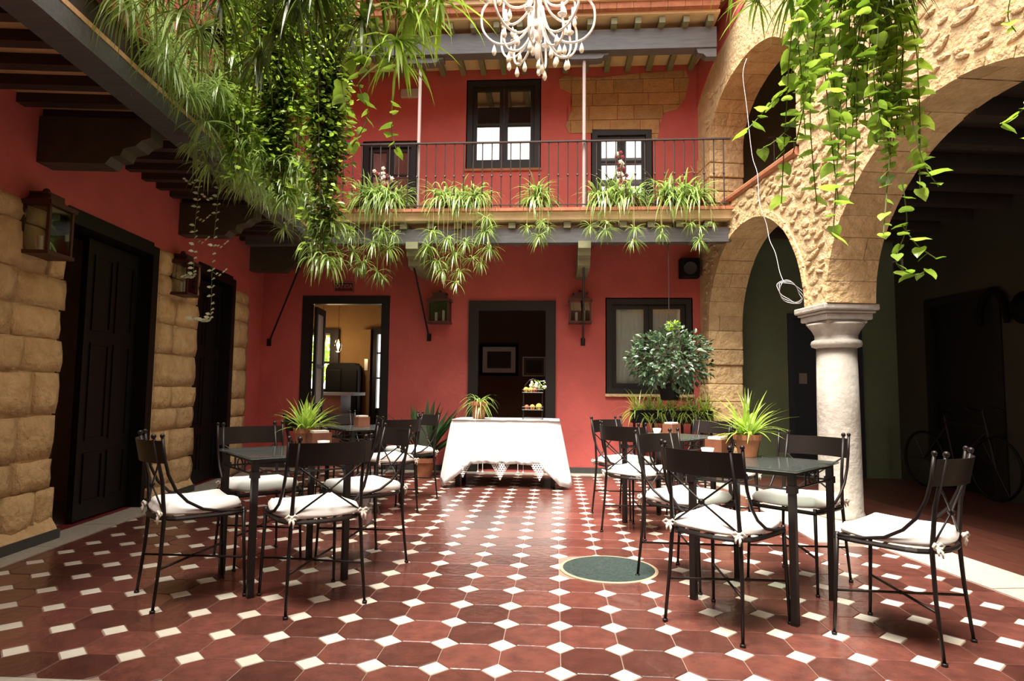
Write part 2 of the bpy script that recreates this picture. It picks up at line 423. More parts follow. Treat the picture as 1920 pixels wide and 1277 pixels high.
# drain cover
dr = thing('drain_cover', 'round speckled dark drain cover set in the tiled floor', 'drain cover', (.33, 4.03, 0))
m = MB(); m.lathe([(.0, -.01), (.285, -.01), (.285, .004), (.275, .007), (.0, .007)], 40); m.build('lid', 'drain', dr)
m = MB(); m.lathe([(.286, -.01), (.302, -.01), (.302, .003), (.298, .005), (.286, .005)], 40); m.build('rim', 'drainrim', dr)

# ================================================================== BACK WALL
YB = 8.5
def B(px, py, Y=YB): p = at(px, py, Y); return p.x, p.z
D1 = (-3.50, -2.30, 0, 2.36); D2 = (-1.17, -.02, 0, 2.29); W1 = (.675, 1.80, 1.06, 2.335)
U1 = (-1.255, -.238, 4.15, 5.42); U2 = (.48, 1.29, 3.30, 4.68); U3 = (-2.72, -1.97, 3.30, 4.56)
wb = wallgrid(-4.4, 2.35, -.05, 6.3, [D1, D2, W1, U1, U2, U3], lambda u, z, t: (u, YB+t, z), .3)
wall_back = struct('wall_back', wb, 'plaster', 'weathered red plaster wall at the back of the courtyard')
m = MB(); 
for a, b in ((-4.1, -3.5), (-2.3, -1.17), (-.02, 1.93)): m.box((a, YB-.015, 0), (b, YB, .085))
struct('baseboard_back', m, 'slate', 'dark skirting along the foot of the red back wall')
# exposed stone patch upstairs: one child per block
PATCH = [B(*q) for q in ((1048, 150), (1060, 143), (1120, 147), (1180, 140), (1285, 132), (1292, 150), (1285, 185), (1270, 205), (1245, 212), (1238, 230), (1233, 262), (1222, 264), (1222, 243), (1110, 243), (1110, 250), (1068, 250), (1060, 238), (1073, 205), (1070, 175), (1050, 165))]
def clip(poly, x0, x1, z0, z1):
    for ax, lim, sg_ in ((0, x0, 1), (0, x1, -1), (1, z0, 1), (1, z1, -1)):
        out = []
        for i in range(len(poly)):
            p, q = poly[i-1], poly[i]; a, b = (p[ax]-lim)*sg_, (q[ax]-lim)*sg_
            if (a >= 0) != (b >= 0):
                f = a/(a-b); out.append((p[0]+(q[0]-p[0])*f, p[1]+(q[1]-p[1])*f))
            if b >= 0: out.append(q)
        poly = out
        if len(poly) < 3: return []
    return poly
z = 4.45; rr = random.Random(31)
while z < 5.6:
    h = rr.uniform(.16, .23); x = -.1-rr.uniform(0, .3)
    while x < 2.0:
        wd = rr.uniform(.22, .42); pl_ = clip(PATCH, x+.004, x+wd-.004, z+.004, z+h-.004)
        if pl_:
            m = MB(); m.prism(pl_, lambda a, b, t: (a, t, b), YB-.010-rr.uniform(0, .006), YB+.01); m.build('stone_block', 'patchstone', wall_back)
        x += wd
    z += h
# arch pier stones are with the arcade

def framed(name, hole, label, y=YB+.10, fw=.075, dep=.10, mull=None, cat='window', sill=True, glassm='glass', transoms=()):
    u0, u1, z0, z1 = hole; m = MB(); e = .015
    m.box((u0-e, y-dep, z0), (u0+fw, y, z1+e)); m.box((u1-fw, y-dep, z0), (u1+e, y, z1+e)); m.box((u0+fw, y-dep, z1-fw), (u1-fw, y, z1+e))
    if sill: m.box((u0+fw, y-dep, z0-.0), (u1-fw, y, z0+fw))
    fr = m.build(name, 'frame'); fr['kind'] = 'structure'; fr['label'] = label; fr['category'] = cat
    return fr
# lower right window with two sashes
def sashes(fr, hole, n, y, zlo=None, glass='glass', rail=None, fw=.075, sw=.055):
    u0, u1, z0, z1 = hole; z0 = zlo or z0
    a = u0+fw; wd = (u1-u0-2*fw)/n
    for i in range(n):
        p, q = a+wd*i+.003, a+wd*(i+1)-.003; m = MB()
        m.box((p, y-.05, z0+fw), (p+sw, y, z1-fw)); m.box((q-sw, y-.05, z0+fw), (q, y, z1-fw))
        m.box((p+sw, y-.05, z1-fw-sw), (q-sw, y, z1-fw)); m.box((p+sw, y-.05, z0+fw), (q-sw, y, z0+fw+sw*1.2))
        if rail: m.box((p+sw, y-.045, rail-.012), (q-sw, y-.005, rail+.012))
        s = m.build('sash', 'frame', fr)
        m = MB(); m.box((p+sw, y-.03, z0+fw+sw), (q-sw, y-.024, z1-fw-sw)); m.build('pane', glass, s)
fr = framed('window_1', W1, 'dark framed two-sash window in the red ground-floor wall'); sashes(fr, W1, 2, YB+.09)
m = MB(); m.box((W1[0]-.02, YB-.03, W1[2]-.035), (W1[1]+.02, YB+.1, W1[2])); m.build('window_sill', 'mortar', fr)
for i in range(2):                                     # net curtains inside
    m = MB(); a = W1[0]+.12+i*.50; n = 24; pts = [(a+.42*k/n, YB+.115+.012*math.sin(k*1.9)) for k in range(n+1)]
    vs = [(x, y, z) for z in (1.15, 2.25) for x, y in pts]
    m.add(vs, [(k, k+1, k+n+2, k+n+1) for k in range(n)]); m.build('curtain', 'curtain', fr, smooth=True)
fr = framed('window_2', U1, 'tall dark framed window upstairs with half drawn blinds'); sashes(fr, U1, 2, YB+.09, glass='glass_sky', rail=4.80)
for i in range(2):
    m = MB(); a = U1[0]+.14+i*.44; n = 14
    for k in range(n): m.box((a+.32*k/n, YB+.12, 4.80), (a+.32*(k+.8)/n, YB+.128, 5.32))
    m.build('blind', 'blind', fr)
m = MB(); m.box((U1[0]-.03, YB-.03, U1[2]-.03), (U1[1]+.03, YB+.1, U1[2])); m.build('window_sill', 'terracotta', fr)
fr = framed('window_3', U2, 'dark framed balcony window below the bare stone patch', sill=True); sashes(fr, U2, 2, YB+.09, glass='glass_sky', rail=4.25)
fr = framed('window_4', U3, 'dark framed balcony window at the upper left', sill=True); sashes(fr, U3, 2, YB+.09, glass='glass_sky', rail=4.1)
fr = framed('door_1', D1, 'dark framed open glazed door into the warm lit room', fw=.10, sill=False, cat='door', dep=.12)
# its leaf swung inwards on the left
leaf = thing('door_leaf', 'open glazed door leaf hinged at the left of the lit doorway', 'door', (D1[0]+.12, YB+.13, 0), math.radians(97))
leaf['kind'] = 'structure'
m = MB(); W = .50
m.box((0, -.02, .03), (.07, .02, 2.24)); m.box((W-.07, -.02, .03), (W, .02, 2.24))
for z0, z1 in ((.03, .30), (.83, .88), (1.38, 1.43), (2.15, 2.24)): m.box((.07, -.02, z0), (W-.07, .02, z1))
m.build('leaf_frame', 'frame', leaf)
for z0, z1 in ((.30, .83), (.88, 1.38), (1.43, 2.15)):
    m = MB(); m.box((.07, -.004, z0), (W-.07, .004, z1)); m.build('pane', 'curtain', leaf)
fr = framed('door_2', D2, 'dark framed open doorway behind the white cloth table', fw=.12, sill=False, cat='door', dep=.14)

# upper floor and lower rooms behind the back wall
def room(x0, x1, y0, y1, z0, z1, m_, tagname, lab, holes_back=(), floor_m='plank'):
    def W(u0, u1, fn, hol, nm):
        struct(nm, wallgrid(u0, u1, z0, z1, hol, fn, .1), m_, lab, cat='wall')
    W(x0, x1, lambda u, z, t: (u, y1+t, z), list(holes_back), 'wall_'+tagname+'_back')
    W(y0, y1, lambda u, z, t: (x0-t, u, z), [], 'wall_'+tagname+'_left')
    W(y0, y1, lambda u, z, t: (x1+t, u, z), [], 'wall_'+tagname+'_right')
    mm = MB(); mm.box((x0-.1, y0, z1), (x1+.1, y1+.1, z1+.1)); struct('ceiling_'+tagname, mm, m_, 'ceiling of '+lab)
    mm = MB(); mm.box((x0-.1, y0, z0-.06), (x1+.1, y1+.1, z0)); struct('floor_'+tagname, mm, floor_m, 'floor of '+lab)
YA = 11.2
wl = at(598, 628, YA); wh = at(617, 732, YA); gl = at(701, 618, YA); gh = at(722, 768, YA)
room(-5.4, -1.75, YB+.3, YA, 0, 3.0, 'ochre', 'lit_room', 'ochre room seen through the open glazed door',
     [(wl.x-.35, wh.x, wh.z, wl.z), (gl.x, gl.x+.55, 0, gl.z)])
fr = framed('window_5', (wl.x-.35, wh.x+.16, wh.z-.03, wl.z+.08), 'narrow bright window in the ochre room', y=YA+.02, fw=.06)
m = MB(); m.box((wh.x, YA-.04, wh.z-.1), (wh.x+.17, YA-.005, wl.z+.1)); m.box((wl.x-.3, YA-.03, (wl.z+wh.z)/2-.02), (wh.x, YA, (wl.z+wh.z)/2+.02)); m.build('window_frame', 'frame', fr)
fr = framed('door_3', (gl.x, gl.x+.60, 0, gl.z), 'bright glazed door at the back of the ochre room', y=YA+.02, fw=.09, sill=False, cat='door')
m = MB(); 
for z0, z1 in ((0, .75), (1.27, 1.30), (1.72, 1.75)): m.box((gl.x+.09, YA-.04, z0), (gl.x+.51, YA, z1))
m.box((gl.x+.27, YA-.04, .75), (gl.x+.51, YA, gl.z)); m.build('door_rail', 'frame', fr)
m = MB(); m.box((gl.x+.09, YA+.01, .75), (gl.x+.27, YA+.016, gl.z-.09)); m.build('pane', 'frost', fr)
m = MB(); m.box((gl.x-.19, YA-.16, 0), (gl.x-.01, YA, 2.15)); struct('trim_6', m, 'ochre', 'ochre pilaster beside the bright glazed door', cat='pilaster')
m = MB(); m.box((gl.x-.10, YA-.185, 1.42), (gl.x-.04, YA-.16, 1.62)); m.build('switch_plate', 'porcelain', bpy.data.objects['trim_6'])
cb = thing('cabinet', 'tall black cupboard with rounded shoulders in the ochre room', 'cupboard', (at(656, 680, YA).x, YA-.25, 0))
m = MB(); P = [(-.29, 0), (.29, 0), (.29, 1.42), (.26, 1.50), (.20, 1.54), (-.20, 1.54), (-.26, 1.50), (-.29, 1.42)]
m.prism(P, lambda a, b, t: (a, t, b), -.16, .2); m.build('body', 'black', cb)
for s in (-1, 1):
    m = MB(); m.box((s*.145-.13, -.18, .12), (s*.145+.13, -.16, 1.42)); d = m.build('door', 'black', cb, bevel=.01)
    m = MB(); m.ball((s*.03, -.19, .8), .012); m.build('knob', 'copper', d)
ct = thing('counter', 'wooden counter with grey stone top inside the ochre room', 'counter', (at(610, 735, 10.2).x-.2, 10.2, 0))
m = MB(); m.box((-.5, -.25, 0), (.55, .25, .98)); m.build('body', 'woodbox', ct); m = MB(); m.box((-.55, -.3, .98), (.78, .3, 1.03)); m.build('worktop', 'counter_top', ct)
for px, py, Y, l in ((605, 632, 10.6, 'left glass pendant lamp glowing in the ochre room'), (634, 648, 10.2, 'right glass pendant lamp glowing in the ochre room')):
    p = at(px, py, Y); t = thing('pendant_lamp', l, 'lamp', p, group='pendant lamps in the ochre room')
    m = MB(); m.tube([(0, 0, .12), (0, 0, 3.0-p.z)], .004, 5); m.build('cord', 'copper', t)
    m = MB(); m.lathe([(.012, .12), (.04, .09), (.06, .0), (.045, -.09), (.02, -.11)], 12); m.build('shade', 'glass', t, smooth=True)
    m = MB(); m.ball((0, 0, .01), .028, 10, 1.5); m.build('bulb', 'lampglow', t, smooth=True)
    ld = bpy.data.lights.new('pendant_light', 'POINT'); lo = bpy.data.objects.new('pendant_light', ld); COL.objects.link(lo); lo.location = p+Vector((0, 0, -.14)); ld.energy = 3.0; ld.color = (1, .72, .4); ld.shadow_soft_size = .05
# tree outside the lit room's window
tr = thing('garden_tree', 'sunlit green tree outside the narrow bright window', 'tree', (wl.x-.75, 13.2, 0))
m = MB(); m.tube([(0, 0, 0), (.05, 0, 1.2), (0, .05, 2.4)], [.08, .06, .03], 8); m.build('trunk', 'brownstem', tr)
m = MB(); rr = random.Random(3)
for k in range(700):
    v = Vector((rr.gauss(0, 1), rr.gauss(0, 1), rr.gauss(0, 1))).normalized(); p = Vector((v.x*.9, v.y*.7, 2.1+v.z*.75))*1
    m.leaf(p, (rr.gauss(0, 1), rr.gauss(0, 1), rr.gauss(0, 1)), v, .17, .09)
m.build('foliage', 'ivy_lime', tr)
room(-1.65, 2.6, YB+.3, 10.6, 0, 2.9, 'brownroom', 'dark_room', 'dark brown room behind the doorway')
def picture(px0, py0, px1, py1, Y, label, fcol, fw, inner):
    a, b = at(px0, py0, Y), at(px1, py1, Y); cx, cz = (a.x+b.x)/2, (a.z+b.z)/2; hw, hh = (b.x-a.x)/2, (a.z-b.z)/2
    t = thing('framed_picture', label, 'picture', (cx, Y-.0, cz), group='pictures in the dark room')
    m = MB(); m.box((-hw, -.03, -hh), (hw, 0, -hh+fw)); m.box((-hw, -.03, hh-fw), (hw, 0, hh)); m.box((-hw, -.03, -hh+fw), (-hw+fw, 0, hh-fw)); m.box((hw-fw, -.03, -hh+fw), (hw, 0, hh-fw)); m.build('frame', fcol, t)
    m = MB(); m.box((-hw+fw, -.012, -hh+fw), (hw-fw, -.002, hh-fw)); m.build('mount', 'paper' if fcol == 'black' else 'mount', t)
    iw, ih = (hw-fw)*inner, (hh-fw)*inner*.9; m = MB(); m.box((-iw, -.016, -ih), (iw, -.012, ih)); m.build('print', 'picture', t)
picture(900, 645, 972, 705, 10.58, 'larger dark framed landscape picture in the dark room', 'black', .05, .72)
picture(980, 669, 1022, 706, 10.58, 'smaller pale framed picture above the fruit stand', 'paper', .02, .8)
for (x0, x1) in ((-3.0, -1.5), (-1.5, .2), (.2, 2.3)):
    pass
m = wallgrid(-4.4, 2.35, 3.2, 6.0, [], lambda u, z, t: (u, 10.2+t, z), .1); struct('wall_upper_room', m, 'curtain', 'pale back wall of the upstairs rooms', cat='wall')
m = MB(); m.box((-4.6, YB+.3, 3.05), (3, 10.3, 3.2)); struct('floor_upper_room', m, 'plank', 'floor of the upstairs rooms')

# ---- lanterns
def lantern(loc, rz, label, k=1.0, rk=1.0, hk=1.0):
    t = thing('wall_lantern', label, 'lantern', loc, rz, 'box lanterns on the courtyard walls')
    a, d, h = .135*k, .20*k, .36*k*hk           # half width, depth, glass height; hangs off wall at y=0 toward -y
    m = MB()
    for sx in (-1, 1):
        for y in (-.02-d, -.02): m.box((sx*a-.010, y-.010, 0), (sx*a+.010, y+.010, h))
    m.box((-a-.02, -d-.04, -.025), (a+.02, 0, 0)); m.box((-a-.025, -d-.045, h), (a+.025, 0, h+.03)); m.build('frame', 'copper', t)
    m = MB(); m.box((-a, -.022, 0), (a, -.012, h)); m.build('back_plate', 'copper', t)
    m = MB(); P = [(-a-.01, h+.03), (a+.01, h+.03), (a*.62, h+.03+.07*rk), (a*.62, h+.03+.11*rk), (-a*.62, h+.03+.11*rk), (-a*.62, h+.03+.07*rk)]
    m.prism(P, lambda u, z, y: (u, y, z), -d*.95, -.02); m.box((-a*.75, -d*.9, h+.03+.11*rk), (a*.75, -.03, h+.045+.11*rk)); r = m.build('roof', 'copper', t)
    m = MB(); m.ball((0, -d*.5, h+.065+.11*rk), .025); m.build('finial', 'copper', r)
    for (p, q) in (((-a+.01, -d-.023, 0), (a-.01, -d-.017, h)), ((-a-.003, -d, 0), (-a+.003, -.03, h)), ((a-.003, -d, 0), (a+.003, -.03, h))):
        m = MB(); m.box(p, q); m.build('pane', 'glass', t)
    for x, hh in ((-.05*k, .13), (.05*k, .16)):
        m = MB(); m.lathe([(.018, 0), (.018, hh*k)], 10, (x, -d*.55, 0)); m.build('candle', 'candle', t)
    return t
lantern((B(827, 605)[0], YB, 2.005), 0, 'box lantern on the red wall left of the dark doorway', .98, .7, .76)
lantern((B(1087, 605)[0], YB, 2.01), 0, 'box lantern on the red wall right of the dark doorway', .98, .7, .76)
def wl_(yl, z): return Vector((-3.12, 0, 0))+Vector((-math.sin(TL)*yl, math.cos(TL)*yl, z))
lantern(wl_(4.0*KL, 1.99), PI/2+TL, 'copper lantern on the left stone pier nearest the viewer', .86, .5)
lantern(wl_(5.98*KL, 2.02), PI/2+TL, 'copper lantern between the two left doorways', .80, .5)
# speaker and sign
sp = thing('loudspeaker', 'small black loudspeaker high on the red wall by the arch', 'loudspeaker', (B(1290, 525)[0], YB-.0, 2.60))
m = MB(); m.box((-.125, -.16, 0), (.125, 0, .26)); m.build('cabinet', 'black', sp, bevel=.01)
m = MB(); m.lathe([(.085, 0), (.085, .01), (.03, .003)], 18); g = m.build('cone', 'darkgrey', sp); g.rotation_euler = (PI/2, 0, 0); g.location = (0, -.16, .12)
sg = thing('exit_sign', 'small dark red sign with pale lettering above the lit doorway', 'sign', (B(645, 547)[0], YB-.0, 2.43))
m = MB(); m.box((-.14, -.012, 0), (.14, 0, .14)); m.build('plate', 'signred', sg)
m = MB(); m.box((-.135, -.014, .005), (.135, -.012, .011)); m.box((-.135, -.014, .129), (.135, -.012, .135)); m.box((-.135, -.014, .011), (-.129, -.012, .129)); m.box((.129, -.014, .011), (.135, -.012, .129)); m.build('border', 'signwhite', sg)
tc = bpy.data.curves.new('lettering', 'FONT'); tc.body = 'SALIDA'; tc.size = .075; tc.align_x = 'CENTER'; tc.align_y = 'CENTER'; tc.extrude = .001
to = bpy.data.objects.new('lettering_curve', tc); COL.objects.link(to); bpy.context.view_layer.update()
tm = bpy.data.meshes.new_from_object(to.evaluated_get(bpy.context.evaluated_depsgraph_get())); bpy.data.objects.remove(to)
to = bpy.data.objects.new('lettering', tm); COL.objects.link(to); to.parent = sg; to.location = (0, -.0135, .072); to.rotation_euler = (PI/2, 0, 0); tm.materials.clear(); tm.materials.append(MATS['signwhite'])
lmp = thing('emergency_light', 'small grey emergency light on the upstairs wall behind the post', 'light', (B(770, 178)[0], YB, B(770, 178)[1]))
m = MB(); m.box((-.13, -.05, -.05), (.13, 0, .07)); m.build('housing', 'greyplastic', lmp, bevel=.008)

# ================================================================== BALCONY (back)
YF = 7.45; XA, XB_ = -3.0, XR(YF)
m = MB(); m.prism([(YF+.05, 3.14), (YF+.03, 3.15), (YF+.02, 3.20), (YF, 3.235), (YF, 3.245), (YB, 3.245), (YB, 3.14)], lambda a, b, t: (t, a, b), XA-.9, XB_+.03)
bal = struct('floor_balcony', m, 'cream', 'cream moulded edge of the back balcony floor', cat='balcony')
m = MB(); x = XA-.8
while x < XB_-.02:
    x1 = min(x+.34, XB_); m2 = MB(); m2.box((x+.003, YF-.02, 3.246), (x1-.003, YF+.3, 3.285)); m2.build('edge_tile', 'terracotta', bal); x = x1
x = XA-.6; 
while x < XB_-.05:
    m2 = MB(); m2.box((x, YF+.07, 3.06), (x+.085, YB, 3.139)); m2.build('joist', 'olivewood', bal); x += .335
m = MB(); m.box((XA-.9, YF+.10, 2.885), (XB_-.0, YF+.24, 3.06)); m.build('beam', 'greybeam', bal)
def corbel(x):
    m = MB(); P = [(YB, 2.885), (YF+.02, 2.885), (YF+.02, 2.80), (YF+.06, 2.78), (YF+.08, 2.72), (YF+.16, 2.70), (YF+.19, 2.62), (YF+.30, 2.60), (YB, 2.60)]
    m.prism(P, lambda a, b, t: (t, a, b), x-.075, x+.075); return m.build('corbel', 'olivewood', bal)
for x in (.335, -1.76): corbel(x)
for x, f in ((.335, (.36, 1.75)), (-1.78, (-1.73, 1.80)), (-3.25, (-3.98, 1.72))):
    br = thing('wall_brace', {.335: 'thin iron brace crossing the right lantern', -1.78: 'thin iron brace left of the left lantern', -3.25: 'slanting iron brace in the far left corner'}[x], 'brace', (f[0], YB, f[1]), group='iron braces under the balcony')
    m = MB(); m.tube([(0, -.012, 0), (x-f[0], YF+.25-YB, 2.62-f[1])], .013, 6); m.build('rod', 'iron', br)
    m = MB(); m.box((-.03, -.012, -.05), (.03, 0, .05)); m.build('wall_plate', 'iron', br)
# railing
rl = thing('balcony_railing', 'dark iron railing with slender balusters along the back balcony', 'railing', (0, YF+.06, 3.285))
m = MB(); m.box((XA-.05, -.018, .835), (XB_, .018, .85)); m.build('handrail', 'rail_iron', rl)
m = MB(); m.box((XA-.05, -.01, .05), (XB_, .01, .062)); m.build('bottom_rail', 'rail_iron', rl)
m = MB(); m.tube([(0, 0, .0), (0, 0, .835)], .0075, 6); m.ball((0, 0, .42), .014, 6, 1.4); bme = m.mesh('baluster', 'rail_iron')
x = XA
while x < XB_-.03: inst('baluster', bme, rl, (x, 0, 0)); x += .116
for x, l in ((.33, 'slender pale iron post in front of the bare stone patch'), (-1.72, 'slender pale iron post behind the trailing plant')):
    t = thing('balcony_post', l, 'post', (x, YF+.105, 3.285), group='iron posts of the upper gallery')
    m = MB(); m.tube([(0, 0, 0), (0, 0, 1.88)], .021, 8); m.build('shaft', 'postpaint', t)
    m = MB(); P = [(-.30, 1.96), (-.30, 1.93), (-.24, 1.92), (-.22, 1.89), (-.15, 1.88), (.15, 1.88), (.22, 1.89), (.24, 1.92), (.30, 1.93), (.30, 1.96)]
    m.prism(P, lambda a, b, u: (a, u, b), -.05, .09); m.build('bracket', 'greybeam', t)
# upper eave
m = MB(); m.box((-4.3, YF+.0, 5.245), (1.915, YF+.16, 5.50)); ev = struct('ceiling_eave', m, 'greybeam', 'weathered grey beam carrying the tiled eave', cat='beam')
x = -4.2
while x < 1.84:
    m = MB(); m.box((x, YF-.12, 5.50), (x+.07, YB, 5.585)); m.build('rafter', 'olivewood', ev); x += .285
m = MB(); m.box((-4.3, YF-.16, 5.585), (1.92, YB, 5.62)); m.build('eave_board', 'cream', ev)
x = -4.3
while x < 1.8:
    m = MB(); m.box((x, YF-.24, 5.62), (x+.196, YF+.4, 5.70)); m.build('eave_tile', 'terracotta', ev); x += .2
m = MB(); m.box((-4.3, YF-.28, 5.70), (1.92, YB+.3, 5.76)); m.build('eave_board', 'cream', ev)
m = MB(); m.box((-4.3, YF-.34, 5.76), (1.93, YB+.3, 5.84)); m.build('eave_board', 'terracotta', ev)
m = MB(); m.box((-5, YF-.3, 5.84), (3, 11.5, 6.0)); struct('roof_back', m, 'terracotta', 'roof over the back rooms', cat='roof')
# a flat bracket at the right end of the eave
m = MB(); m.prism([(.0, 0), (.0, -.11), (-.12, -.11), (-.16, -.07), (-.22, -.06), (-.24, 0)], lambda a, b, t: (1.915+a, t, 5.245+b), YF+.02, YF+.13); m.build('bracket', 'greybeam', ev)

# ================================================================== LEFT WALL
D3 = (4.32*KL, 5.64*KL, 0, 2.40); D4 = (6.47*KL, 7.49*KL, 0, 2.42)
lf = lambda u, z, t: (-t, u, z)
wl_m = wallgrid(-3.0, 8.56, -.05, 6.3, [D3, D4], lf, .35)
wall_left = struct('wall_left', wl_m, 'plaster', 'deep red plaster wall under the left gallery', (-3.12, 0, 0), TL)
def bed(parent, y0, y1, z0, z1):
    m = MB(); m.box((-.01, y0, z0), (.006, y1, z1)); m.build('mortar_bed', 'mortar', parent)
def courses(parent, y0, y1, z0, z1, proud, seed, hmin=.2, hmax=.36, wmin=.3, wmax=.62, raggedL=0, raggedR=0):
    rr = random.Random(seed); z = z0
    while z < z1-.05:
        h = min(rr.uniform(hmin, hmax), z1-z)
        if z1-z-h < .1: h = z1-z
        y = y0-rr.uniform(0, raggedL); e = y1+rr.uniform(0, raggedR)
        while y < e-.03:
            wd = min(rr.uniform(wmin, wmax), e-y)
            if e-y-wd < .14: wd = e-y
            inst('stone_block', stone(wd-.006, h-.006, proud, rr.random()), parent, (rr.uniform(-.006, .010), y+wd/2, z+h/2)); y += wd
        z += h
bed(wall_left, 2.2, 4.32*KL, .1, 2.33); bed(wall_left, 5.64*KL+.03, 6.47*KL, .1, 2.39); bed(wall_left, 7.49*KL+.02, 7.94*KL, .02, 2.29)
courses(wall_left, 2.2, 4.32*KL-.0, .10, 2.34, .04, 11, raggedR=.06)
courses(wall_left, 5.64*KL+.04, 6.47*KL, .10, 2.40, .04, 12, raggedR=.055, wmin=.28, wmax=.8)
courses(wall_left, 7.49*KL+.03, 7.95*KL, .02, 2.30, .035, 13, wmin=.4, wmax=.5)
for a, b in ((2.2, 4.36), (5.62*KL, 6.44*KL)):
    m = MB(); m.box((.0, a, 0), (.075, b+.06, .075)); m.build('plinth', 'slate', wall_left, bevel=.006)
    m = MB(); m.prism([(0, .075), (.07, .075), (.02, .16), (0, .16)], lambda x, z, t: (x, t, z), a, b+.03); m.build('plinth_course', 'sandstone', wall_left)
def left_door(hole, name, label, leafs):
    u0, u1, z0, z1 = hole; m = MB(); f = .085
    m.box((-.30, u0, 0), (-.0, u0+f*.4, z1)); m.box((-.30, u1-f, 0), (.015, u1+.02, z1)); m.box((-.30, u0+f*.4, z1-f), (.015, u1-f, z1+.03)); 
    o = m.build(name, 'blackwood'); o.location = (-3.12, 0, 0); o.rotation_euler = (0, 0, TL); o['kind'] = 'structure'; o['label'] = label; o['category'] = 'door'
    for (a, b, x, ang) in leafs:
        wd = b-a; h = z1-f-.02
        m = MB(); m.box((-.025, 0, .02), (.025, wd, h)); lf_ = m.build('door_leaf', 'blackwood', o); lf_.location = (x, a, 0); lf_.rotation_euler = (0, 0, ang)
        for (p0, p1) in ((.08, wd/2-.03), (wd/2+.03, wd-.08)):
            for (q0, q1) in ((.15, .55), (.65, 1.45), (1.55, h-.12)):
                m = MB(); 
                m.box((.025, p0, q0), (.037, p1, q0+.02)); m.box((.025, p0, q1-.02), (.037, p1, q1)); m.box((.025, p0, q0+.02), (.037, p0+.02, q1-.02)); m.box((.025, p1-.02, q0+.02), (.037, p1, q1-.02))
                m.build('panel_moulding', 'blackwood', lf_)
    return o
left_door(D3, 'door_4', 'black panelled double door standing ajar, nearest on the left', [(D3[0]+.50, D3[1]-.09, -.14, 0)])
left_door(D4, 'door_5', 'black panelled door further along the left wall', [(D4[0]+.05, D4[1]-.09, -.14, 0)])
m = wallgrid(3.2, 8.4, 0, 3.0, [], lambda u, z, t: (-2.2-t, u, z), .1); struct('wall_left_room', m, 'cream', 'cream wall inside the left doorway', (-3.12, 0, 0), TL, cat='wall')
m = MB(); m.box((-2.3, 3.2, 2.85), (-.3, 8.4, 2.95)); struct('ceiling_left_room', m, 'cream', 'ceiling inside the left doorways', (-3.12, 0, 0), TL)
m = MB(); m.box((-2.3, 3.1, 0), (-.35, 3.2, 3.0)); m.box((-2.3, 8.4, 0), (-.35, 8.5, 3.0)); m.box((-2.2, 5.95, 0), (-.35, 6.05, 3.0)); struct('wall_left_room_side', m, 'cream', 'side walls inside the left doorways', (-3.12, 0, 0), TL, cat='wall')
# left gallery ceiling
m = MB(); m.box((0, -2.5, 3.02), (.96, 8.3, 3.05)); cl = struct('ceiling_left', m, 'board', 'boarded timber ceiling of the left gallery', (-3.12, 0, 0), TL)
y = 1.0
while y < 8.3:
    m = MB(); m.box((0, y, 2.955), (.77, y+.08, 3.02)); m.build('joist', 'joist', cl)
    y += .255
m = MB(); m.box((.765, -2.5, 2.90), (.955, 7.50, 3.085)); m.build('edge_beam', 'greybeam', cl)
m = MB(); m.box((.80, -2.5, 3.05), (.96, 7.5, 3.19)); m.build('edge_board', 'joist', cl)
y = 1.4
while y < 7.4:
    m = MB(); m.box((.7, y+.003, 3.19), (1.0, y+.335, 3.27)); m.build('edge_tile', 'terracotta', cl); y += .34
for yc in (4.0, 6.02, 7.95):
    m = MB(); P = [(0, 2.63), (.46, 2.63), (.50, 2.68), (.56, 2.69), (.58, 2.74), (.66, 2.76), (.70, 2.80), (.76, 2.82), (.76, 2.955), (0, 2.955)]
    m.prism(P, lambda a, b, t: (a, t, b), yc*KL-.0, yc*KL+.17); m.build('corbel', 'corbelwood', cl)
m = MB(); m.box((-.05, -2.5, 3.05), (.80, 8.4, 3.19)); struct('floor_left_gallery', m, 'board', 'floor of the upper left gallery', (-3.12, 0, 0), TL)
m = MB(); m.box((-.5, -2.5, 5.85), (.95, 8.4, 6.0)); struct('roof_left_blocker', m, 'terracotta', 'unseen roof over the upper left gallery, added to block sky light', (-3.12, 0, 0), TL, cat='roof')  # out of view, put in to keep sky light off the gallery
m = MB(); m.box((-4.6, 0, 0), (4.6, .2, 3.0)); struct('wall_front_blocker', m, 'plaster', 'unseen red wall added behind the viewer to block low sky light', (0, -1.6, 0), 0)  # out of view, added against flat light from behind the camera
m = MB(); m.box((-4.6, -1.6, 3.0), (4.6, 1.55, 3.2)); struct('ceiling_front_blocker', m, 'board', 'unseen gallery floor added above the viewer to block sky light', cat='ceiling')  # out of view, added as an occluder to darken the left gallery
m = MB(); m.box((-4.6, .3, 3.2), (4.6, .5, 6.2)); struct('wall_upper_blocker', m, 'plaster', 'unseen red upstairs wall added behind the viewer to block sky light', cat='wall')  # out of view, closes off sky fill above the added slab
rl2 = thing('gallery_railing', 'dark iron railing of the left gallery behind the trailing plants', 'railing', (-3.12, 0, 3.19), TL)
m = MB(); m.box((.90, 1.4, .855), (.93, 7.45, .87)); m.build('handrail', 'rail_iron', rl2)
m = MB(); m.box((.905, 1.4, .15), (.925, 7.45, .165)); m.build('bottom_rail', 'rail_iron', rl2)
y = 2.4
while y < 7.4: inst('baluster', bme, rl2, (.915, y, .02)); y += .116

